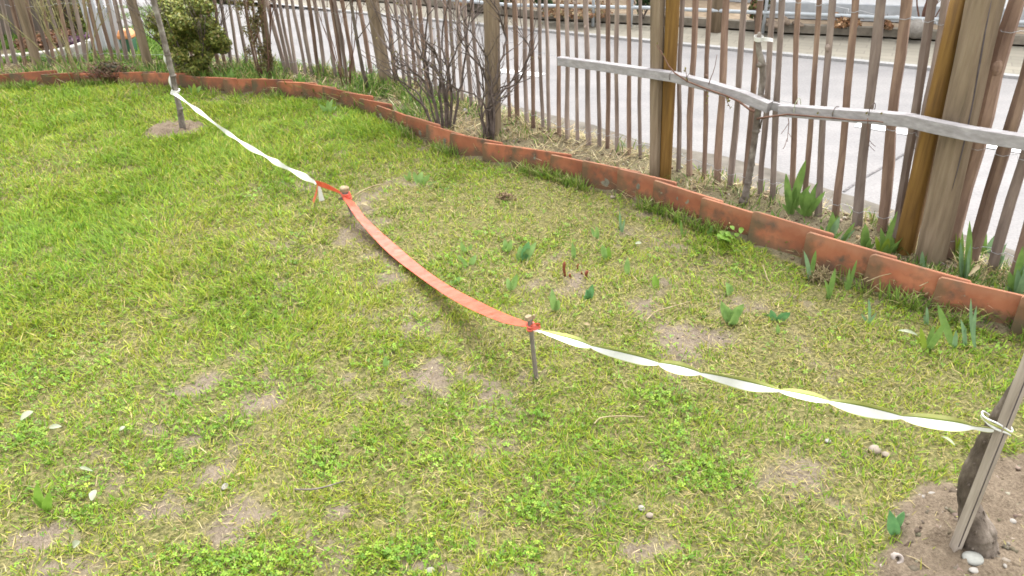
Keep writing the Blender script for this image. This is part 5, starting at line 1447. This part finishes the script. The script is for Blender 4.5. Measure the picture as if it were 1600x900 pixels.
lying('fallen_leaf', 'leaf', 'small cream leaf flake near the sagging red tape peg', 565, 324, 12, -.4, .020, 'tan_leaf', group=GF)
lying('fallen_leaf', 'leaf', 'tan leaf flake right of the white tape in sparse grass', 912, 513, 10, -.4, .014, 'tan_leaf', group=GF)
lying('fallen_leaf', 'leaf', 'pale green flake in the grass above the lone lancet tulip leaf', 992, 387, 10, 0, .014, 'pale_leaf', group=GF)
b = MB()
BC = onground(790, 312)
for k in range(90):
    a = random.uniform(0, 6.28); r0 = random.uniform(0, .04); P = BC + Vector((cos(a) * r0 * 1.3, sin(a) * r0, random.uniform(0, .03))); d = Vector((random.gauss(0, 1), random.gauss(0, 1), random.gauss(0, .4))).normalized() * .03
    b.tube([P, P + d * .5 + Vector((0, 0, .006)), P + d], [.002, .002, .0012], 4)
tag(b.build('leaf_clump', m_noise('brown_dead_leaf', [(0.3, (0.13, 0.08, 0.045)), (0.7, (0.25, 0.18, 0.11))], 30, bs=0), origin=BC), 'brown wad of dead leaves lying in the thin grass', 'dead leaves')
STB = onground(1276, 437)
b = MB()
for k in range(140):
    a = random.uniform(0, 6.28); r0 = random.uniform(0, .05); P = STB + Vector((cos(a) * r0 * 1.3 + .015, sin(a) * r0 * .8, random.uniform(0, .015))); d = Vector((random.gauss(0, .6), random.gauss(0, .6), abs(random.gauss(0, .6)))).normalized() * random.uniform(.03, .09)
    b.tube([P, P + d * .5 + Vector((0, 0, .008)), P + d * .9 + Vector((0, 0, -.012))], [.0014, .0013, .0008], 4)
tag(b.build('straw_tuft', MAT['tan_leaf'], origin=STB), 'dry straw tuft between two iris shoots at the foot of the tiles', 'straw tuft')
def stick(name, cat, label, pts_px, r, m_, lift=.03, group=None):
    pts = [onground(x_, y_) + Vector((0, 0, lift + random.uniform(-.004, .006))) for x_, y_ in pts_px]
    b = MB(); b.tube(smooth_path(pts, 10), [r] * 8 + [r * .8, r * .7, r * .5], 5)
    return tag(b.build(name, MAT[m_], origin=pts[0]), label, cat, group)
GS = 'dry stalks lying in the lawn'
stick('dry_stalk', 'stalk', 'straight straw stalk lying below the white tape', [(928, 676), (938, 665), (965, 663), (1006, 662)], .0022, 'tan_leaf', group=GS)
stick('dry_stalk', 'stalk', 'long bent straw stalk pointing up right between tulip sprouts', [(1008, 514), (1024, 497), (1050, 488), (1078, 482)], .0024, 'tan_leaf', group=GS)
stick('dry_stalk', 'stalk', 'grey brown twig lying in the foreground left of centre', [(463, 778), (490, 776), (515, 772), (540, 765)], .0026, 'bark_grey', group=GS)
stick('dry_stalk', 'stalk', 'dry stalk leaning over the right tiles in a low arc', [(1348, 462), (1372, 452), (1398, 448), (1420, 450)], .0018, 'tan_leaf', .06, GS)
stick('dry_stalk', 'stalk', 'second arched dry stalk at the overlapping right tiles', [(1430, 470), (1446, 462), (1462, 452), (1476, 454)], .0018, 'tan_leaf', .06, GS)
stick('dry_stalk', 'stalk', 'pale stalk beside the far peg pointing right', [(556, 314), (572, 304), (590, 297), (612, 295)], .0032, 'tan_leaf', group=GS)
stick('dry_stalk', 'stalk', 'curled pale stalk in grass right of the tulip tip cluster', [(1190, 425), (1194, 436), (1197, 446), (1203, 455)], .0024, 'tan_leaf', group=GS)
stick('dry_stalk', 'stalk', 'slanting straw stalk in the bed left of the honey post', [(1315, 400), (1330, 388), (1342, 380), (1350, 366)], .0030, 'tan_leaf', .02, GS)
stick('dry_stalk', 'stalk', 'grey twig on the bed before the thick split post', [(1430, 408), (1455, 414), (1475, 422), (1493, 434)], .0032, 'bark_grey', .02, GS)
stick('dry_stalk', 'stalk', 'thin pale stalk on bare soil beside the pale snail like tube', [(1414, 874), (1430, 880), (1448, 890), (1460, 899)], .0016, 'tan_leaf', .01, GS)
stick('dry_stalk', 'stalk', 'arching dry stem hanging over the tiles below the back fence', [(590, 152), (606, 142), (618, 150), (625, 164)], .0026, 'tan_leaf', .05, GS)
def stone(label, px, py, wpx, hpx, m_, rot=0., seed=0, group='loose stones on the lawn', flat=.45):
    P = onground(px, py); k = (P - CAM).dot(_f) / F_PX; rx = wpx * k / 2; ry = hpx * k / 2 * 1.45
    b = MB(); b.blob(P + Vector((0, 0, rx * flat * .4 + .006)), rx, ry, rx * flat, rot, seed=seed, rough=.10, seg=16, rings=10)
    return tag(b.build('stone', MAT[m_], origin=P), label, 'stone', group)
stone('flat grey oval pebble on bare soil below the dark tree', 1518, 877, 35, 18, 'stone_grey', -.15, 1, flat=.38)
stone('small pale pebble below the flat grey oval one', 1520, 895, 15, 8, 'stone_white', 0, 2)
stone('pale tan stone in a hollow left of the tree stake', 1366, 706, 19, 12, 'stone_tan', -.5, 3, flat=.6)
stone('smaller tan stone touching the pale one in the hollow', 1383, 713, 13, 8, 'stone_tan', .3, 4)
stone('tiny cream stone above the hollow with two stones', 1293, 692, 10, 6, 'stone_white', 0, 5)
stone('white pebble on worn soil at lower left', 352, 763, 10, 10, 'stone_white', 0, 6)
stone('white pebble cut by the bottom edge of the picture', 673, 895, 15, 10, 'stone_white', 0, 7)
stone('whitish pebble left of dark tree foot on bare soil', 1456, 777, 14, 9, 'stone_white', .3, 8)
stone('small whitish pebble left of the whitish one on bare soil', 1438, 778, 9, 6, 'stone_white', .3, 9)
stone('cream pebble right of dark tree foot at the picture edge', 1581, 817, 11, 8, 'stone_white', .1, 10)
stone('tiny white pebble low right on bare soil', 1571, 888, 9, 7, 'stone_white', .1, 11)
stone('flat tan stone sunk in bare patch at bottom centre', 1015, 808, 13, 7, 'stone_tan', .4, 12)
stone('white stone chip in thin grass at the lower right of centre', 1002, 797, 12, 8, 'stone_white', .4, 13)
stone('pale clod at the foot of the middle tiles', 957, 310, 9, 5, 'stone_tan', .4, 14)
stone('grey stone at the edge of the road verge', 1175, 268, 30, 12, 'stone_tan', .2, 15, flat=.5)
stone('pale round stone in the bed under the bare shrub', 727, 176, 10, 9, 'stone_white', .2, 16, flat=.8)
# pale hollow stem ring on the soil
P = onground(1400, 878); b = MB(); kx = (P - CAM).dot(_f) / F_PX; R_ = 8.5 * kx
ax_ = Vector((-.1, -.75, .65)).normalized(); u_ = ax_.cross(Vector((0, 0, 1))).normalized(); v_ = u_.cross(ax_); n_s = 16; vs = []
for (rr_, dd_) in ((R_, -.02), (R_ * 1.05, .006), (R_ * .85, .010), (R_ * .48, .006), (R_ * .42, -.018)):
    for k in range(n_s):
        a = 2 * pi * k / n_s; vs.append(P + Vector((0, 0, .012)) + u_ * cos(a) * rr_ + v_ * sin(a) * rr_ + ax_ * dd_)
fs = [(j * n_s + k, j * n_s + (k + 1) % n_s, (j + 1) * n_s + (k + 1) % n_s, (j + 1) * n_s + k) for j in range(4) for k in range(n_s)] + [tuple(4 * n_s + k for k in range(n_s))]
b.add(vs, fs); tag(b.build('snail_shell', m_noise('pale_shell', [(0.3, (0.22, 0.18, 0.155)), (0.7, (0.36, 0.32, 0.29))], 60, bs=.1), origin=P), 'pale open ended hollow shell lying mouth up on bare soil', 'shell')

# ------------------------------------------------------------------ far side of the road and the neighbour's plot
b = MB(); W0, W1 = G(1195, 26, .1), G(1700, 44, .1)
wd = (W1 - W0).normalized(); wn = Vector((-wd.y, wd.x, 0)); ya_ = math.atan2(wd.y, wd.x)
wl = thing('garden_wall', (W0 + W1) / 2, 'long white rendered wall with grey plinth across the road', 'wall')
cw = (W0 + W1) / 2 + wd * .9; Lw = (W1 - W0).length + 1.8
b.box(cw + wn * .15 + Vector((0, 0, 1.0)), Lw, .24, 2.0, ya_); b.build('wall', MAT['render_white'], wl, smooth=False)
b = MB(); b.box(cw + wn * .14 + Vector((0, 0, .06)), Lw + .02, .30, .13, ya_); b.build('plinth', MAT['plinth'], wl, smooth=False)
b = MB(); b.box(cw + wn * .15 + Vector((0, 0, 2.03)), Lw + .08, .34, .06, ya_); b.build('coping', MAT['plinth'], wl, smooth=False)
W0, W1 = G(560, -34, .1), G(1180, 8, .1)
wd = (W1 - W0).normalized(); wn = Vector((-wd.y, wd.x, 0)); ya_ = math.atan2(wd.y, wd.x); cw = (W0 + W1) / 2; Lw = (W1 - W0).length
wl = thing('house_wall', cw, 'pale cream house front set back behind the brown planted strip', 'wall')
b = MB(); b.box(cw + wn * .3 + Vector((0, 0, 1.3)), Lw, .3, 2.6, ya_); b.build('wall', MAT['cream'], wl, smooth=False)
b = MB(); b.box(cw + wn * .12 + Vector((0, 0, .2)), Lw * .99, .06, .4, ya_); b.build('plinth', MAT['plinth'], wl, smooth=False)
# pale railing in front of the strip
RL = [G(690, -2, .2), G(800, 8, .2), G(1012, 12, .2), G(1200, 20, .2), G(1480, 31, .2), G(1600, 35, .2), G(1760, 42, .2)]
rl = thing('metal_railing', RL[2], 'low pale blue tubular railing beyond the far pavement', 'railing')
b = MB(); b.tube(RL, .016, 7); b.build('rail', MAT['pale_metal'], rl)
b = MB(); b.tube([p + Vector((0, 0, .42)) for p in RL], .016, 7); b.build('rail', MAT['pale_metal'], rl)
for px in (929, 988, 1196, 1378, 1560):
    seg = next(i for i in range(len(RL) - 1) if pix(RL[i])[0] <= px <= pix(RL[i + 1])[0]); q = (px - pix(RL[seg])[0]) / (pix(RL[seg + 1])[0] - pix(RL[seg])[0]); P = RL[seg].lerp(RL[seg + 1], q)
    b = MB(); b.tube([Vector((P.x, P.y, .03)), Vector((P.x, P.y, .64))], .014, 7); b.build('post', MAT['pale_metal'], rl)
PB = G(1123, 37, .1)
b = MB(); b.tube([PB + Vector((0, .08, -.1)), PB + Vector((0, .08, .6)), PB + Vector((.01, .08, 1.3))], [.060, .055, .05], 9, jag=.1)
tag(b.build('timber_post', MAT['post'], origin=PB), 'brown round timber post standing in the strip beyond the pavement', 'post')
def small_bush(label, px, py, wpx, hpx, n, cols, wts, size=.035, name='strip_bush', cat='bush', lumps=9, asp=1.6, group='bushes beyond the pavement', shell=.25, stems='twig'):
    P = G(px, py, .09); k = (P - CAM).dot(_f) / F_PX; w_ = wpx * k; h_ = hpx * k
    o = thing(name, P, label, cat, group)
    cen = []
    for _ in range(lumps):
        a = random.uniform(0, 6.28); r0 = math.sqrt(random.random()) * .34 * w_
        cen.append((P + Vector((cos(a) * r0, .12 + sin(a) * min(r0, .25), h_ * random.uniform(.25, .8))), w_ * .2, min(w_ * .2, .2), h_ * .24))
    leaf_cloud('crown', cen, n, size, cols, wts, o, shell=shell, asp=asp)
    for q in range(7):
        b = MB(); grow(b, P + Vector((random.uniform(-.1, .1) * w_, .1, 0)), Vector((random.uniform(-.5, .5), random.uniform(-.2, .2), 1)), h_ * .85, .006, 1); b.build('stem', MAT[stems], o)
EVG = [(0.045, 0.085, 0.03), (0.075, 0.125, 0.04), (0.03, 0.05, 0.02)]
BRN = [(0.26, 0.15, 0.08), (0.34, 0.22, 0.12), (0.18, 0.10, 0.06), (0.30, 0.26, 0.15)]
small_bush('dark evergreen bush across the road seen above the third post', 790, 18, 46, 60, 2600, EVG, [.4, .3, .3])
small_bush('dark evergreen bush across the road just left of the middle post', 852, 26, 34, 56, 1800, EVG, [.4, .3, .3])
small_bush('dark evergreen bush across the road half hidden by the middle post', 1006, 33, 26, 50, 1500, EVG, [.4, .3, .3])
small_bush('red and green leaved shrub across the road behind the espalier sapling', 1190, 41, 44, 62, 1600, [(0.20, 0.09, 0.05), (0.14, 0.17, 0.05), (0.25, 0.2, 0.08), (0.07, 0.09, 0.03)], [.3, .35, .15, .2])
small_bush('low rust coloured ground plant across the road at left', 900, 27, 130, 17, 2600, BRN, [.3, .3, .15, .25], .028, lumps=16)
small_bush('low rust coloured ground plant across the road near the dark bushes', 730, 14, 70, 18, 1600, BRN, [.3, .3, .2, .2], .028, lumps=12)
small_bush('low orange brown ground plant across the road before white wall', 1325, 49, 66, 22, 1700, [(0.36, 0.2, 0.1), (0.44, 0.28, 0.16), (0.24, 0.13, 0.07)], [.4, .35, .25], .028, lumps=10)
small_bush('orange brown dry plant across the road left of the honey post', 1388, 52, 34, 20, 1000, [(0.36, 0.2, 0.1), (0.44, 0.28, 0.16), (0.24, 0.13, 0.07)], [.4, .35, .25], .028, lumps=7)
for (px, py, wpx, hpx, lab, sd2) in ((1213, 43, 26, 8, 'brown boulder across the road below the red green shrub', 3), (1232, 40, 13, 11, 'small dark boulder across the road beside the brown one', 4), (1254, 44, 18, 6, 'tan boulder across the road right of the dark one', 5)):
    P = G(px, py, .1); k = (P - CAM).dot(_f) / F_PX
    b = MB(); b.blob(P + Vector((0, .1, hpx * k * .3)), wpx * k / 2, .10, hpx * k / 2, 0, seed=sd2, rough=.35)
    tag(b.build('boulder', m_noise('boulder_stone', [(0.3, (0.10, 0.075, 0.055)), (0.7, (0.26, 0.2, 0.15))], 14, bs=.5), origin=P), lab, 'boulder', 'boulders beyond the pavement')
P = G(1448, 56, .1); b = MB(); b.blob(P + Vector((0, .15, .02)), .09, .08, .07, 0, seed=9, rough=.35)
tag(b.build('boulder', MAT['stone_white'], origin=P), 'pale grey boulder across the road left of the thick split post', 'boulder', 'boulders beyond the pavement')
random.seed(31)
shrub(G(1452, 50, .1) + Vector((0, .12, 0)), 'bare_shrub', 'bare twiggy shrub across the road before the white wall', 6, 'twig_red', 'bushes beyond the pavement', bud=False, lenr=(.4, .7), rr=(.006, .012), tilt=.4, depth=1)

# neighbour's plot at the far left
E0 = [G(-120, 106, 0), G(0, 100, 0), G(40, 96, 0), G(80, 92, 0), G(110, 86, 0), G(140, 76, 0), G(158, 62, 0)]
for i in range(len(E0) - 1):
    p, q_ = E0[i], E0[i + 1]; m_n = max(1, int((q_ - p).length / .22))
    for j in range(m_n):
        a_, c_ = p.lerp(q_, j / m_n), p.lerp(q_, (j + .93) / m_n); d = c_ - a_
        b = MB(); b.box((a_ + c_) / 2 + Vector((0, 0, .01)), d.length, .07, .12, math.atan2(d.y, d.x))
        o = b.build('edging_stone', MAT['white_stone'], origin=(a_ + c_) / 2, smooth=False, bevel=.012)
        o['category'] = 'edging stone'; o['group'] = "white edging stones of the neighbour's bed"; o['_e'] = 1
es = [o for o in C.objects if o.get('_e')]
for k, o in enumerate(es):
    o['label'] = f'white edging stone of the bed beyond the fence, {ORD[k + 1]} from the left' if k < 20 else f'white edging stone of the bed beyond the fence, {ORD[len(es) - k]} from the right end'
hb = blobs
def ground_bush(label, px, py, wpx, hpx, n, cols, wts, size, name, cat, asp=2.2, lumps=14):
    P = G(px, py, -.03); k = (P - CAM).dot(_f) / F_PX; w_ = wpx * k; h_ = hpx * k
    o = thing(name, P, label, cat); cen = []
    for _ in range(lumps):
        cen.append((P + Vector((random.uniform(-.42, .42) * w_, random.uniform(0, .35), h_ * random.uniform(.3, .75))), w_ * .16 + .03, .14, h_ * .3))
    leaf_cloud('foliage', cen, n, size, cols, wts, o, shell=.2, asp=asp)
    b = MB()
    for q in range(9): grow(b, P + Vector((random.uniform(-.3, .3) * w_, random.uniform(.0, .3), 0)), Vector((random.uniform(-.5, .5), 0, 1)), h_ * .8, .005, 1)
    b.build('stem', MAT['twig_red'], o)
ground_bush('purple flowering heather in the bed beyond the far left fence', 112, 80, 70, 26, 3600, [(0.15, 0.06, 0.13), (0.10, 0.05, 0.08), (0.09, 0.075, 0.05), (0.24, 0.11, 0.2)], [.35, .3, .2, .12], .028, 'heather', 'heather')
ground_bush('rust brown domed shrub beyond the fence at the far left edge', 48, 88, 78, 32, 4200, [(0.20, 0.10, 0.05), (0.14, 0.07, 0.04), (0.26, 0.15, 0.08), (0.09, 0.06, 0.035)], [.35, .3, .2, .15], .03, 'brown_shrub', 'shrub')
random.seed(17)
ground_bush('olive green broom shrub with fine leaves behind the far left fence', 100, 62, 84, 64, 4200, [(0.13, 0.13, 0.035), (0.18, 0.17, 0.05), (0.08, 0.085, 0.03), (0.22, 0.16, 0.06)], [.4, .25, .25, .1], .032, 'broom_shrub', 'shrub', lumps=18)
# board screen far left, pale boards and the bin beside it
BS0, BS1 = G(-230, 62, -.03), G(128, 58, -.03); d = (BS1 - BS0); L_ = d.length; d.normalize()
scr = thing('board_screen', BS0.lerp(BS1, .5), 'weathered brown vertical board screen beyond the fence at far left', 'screen')
nb_ = int(L_ / .16)
for k in range(nb_):
    c_ = BS0 + d * (L_ * (k + .5) / nb_); b = MB()
    b.box(c_ + Vector((0, random.uniform(-.01, .01), .85 + random.uniform(-.03, .03))), L_ / nb_ * .93, .022, 1.76, math.atan2(d.y, d.x))
    b.build('board', MAT['board'], scr, smooth=False, bevel=.003)
b = MB(); b.box(BS0.lerp(BS1, .5) + Vector((-d.y * .03, d.x * .03, 1.3)), L_, .04, .08, math.atan2(d.y, d.x)); b.build('crossbar', MAT['board'], scr, smooth=False)
PBO = [((150, 84), .13), ((168, 84), .10), ((186, 84), .13)]
gt_ = thing('board_gate', G(170, 84, -.03), 'pale blue grey board gate beyond the leaning left post', 'gate')
g0, g1 = G(146, 84, -.03), G(200, 82, -.03); d = (g1 - g0); L_ = d.length; d.normalize()
for k in range(4):
    c_ = g0 + d * (L_ * (k + .5) / 4); b = MB(); b.box(c_ + Vector((0, 0, .7)), L_ / 4 * .62, .025, 1.36, math.atan2(d.y, d.x)); b.build('board', MAT['pale_board'], gt_, smooth=False, bevel=.003)
for z_ in (.35, 1.1):
    b = MB(); b.box(g0.lerp(g1, .5) + Vector((-d.y * .035, d.x * .035 + .0, z_)), L_, .03, .07, math.atan2(d.y, d.x)); b.build('crossbar', MAT['pale_board'], gt_, smooth=False)
PBN = G(206, 86, -.03); k = (PBN - CAM).dot(_f) / F_PX
bn = thing('garden_bin', PBN, 'green garden bin with orange lid beyond the leaning left post', 'bin')
b = MB(); hb_ = 26 * k
b.tube([PBN, PBN + Vector((0, 0, hb_))], [11 * k, 14 * k], 4, phase=pi / 4, cap=True); b.build('body', MAT['bin_green'], bn, smooth=False, bevel=.012)
b = MB(); b.tube([PBN + Vector((0, 0, hb_)), PBN + Vector((0, 0, hb_ + .03)), PBN + Vector((0, 0, hb_ + .075))], [15.5 * k, 15.5 * k, 11 * k], 4, phase=pi / 4); b.build('lid', MAT['bin_orange'], bn, smooth=False, bevel=.012)
# bookkeeping values used while building are dropped
for o in C.objects:
    for k_ in ('_o', '_t', '_e'):
        if k_ in o: del o[k_]
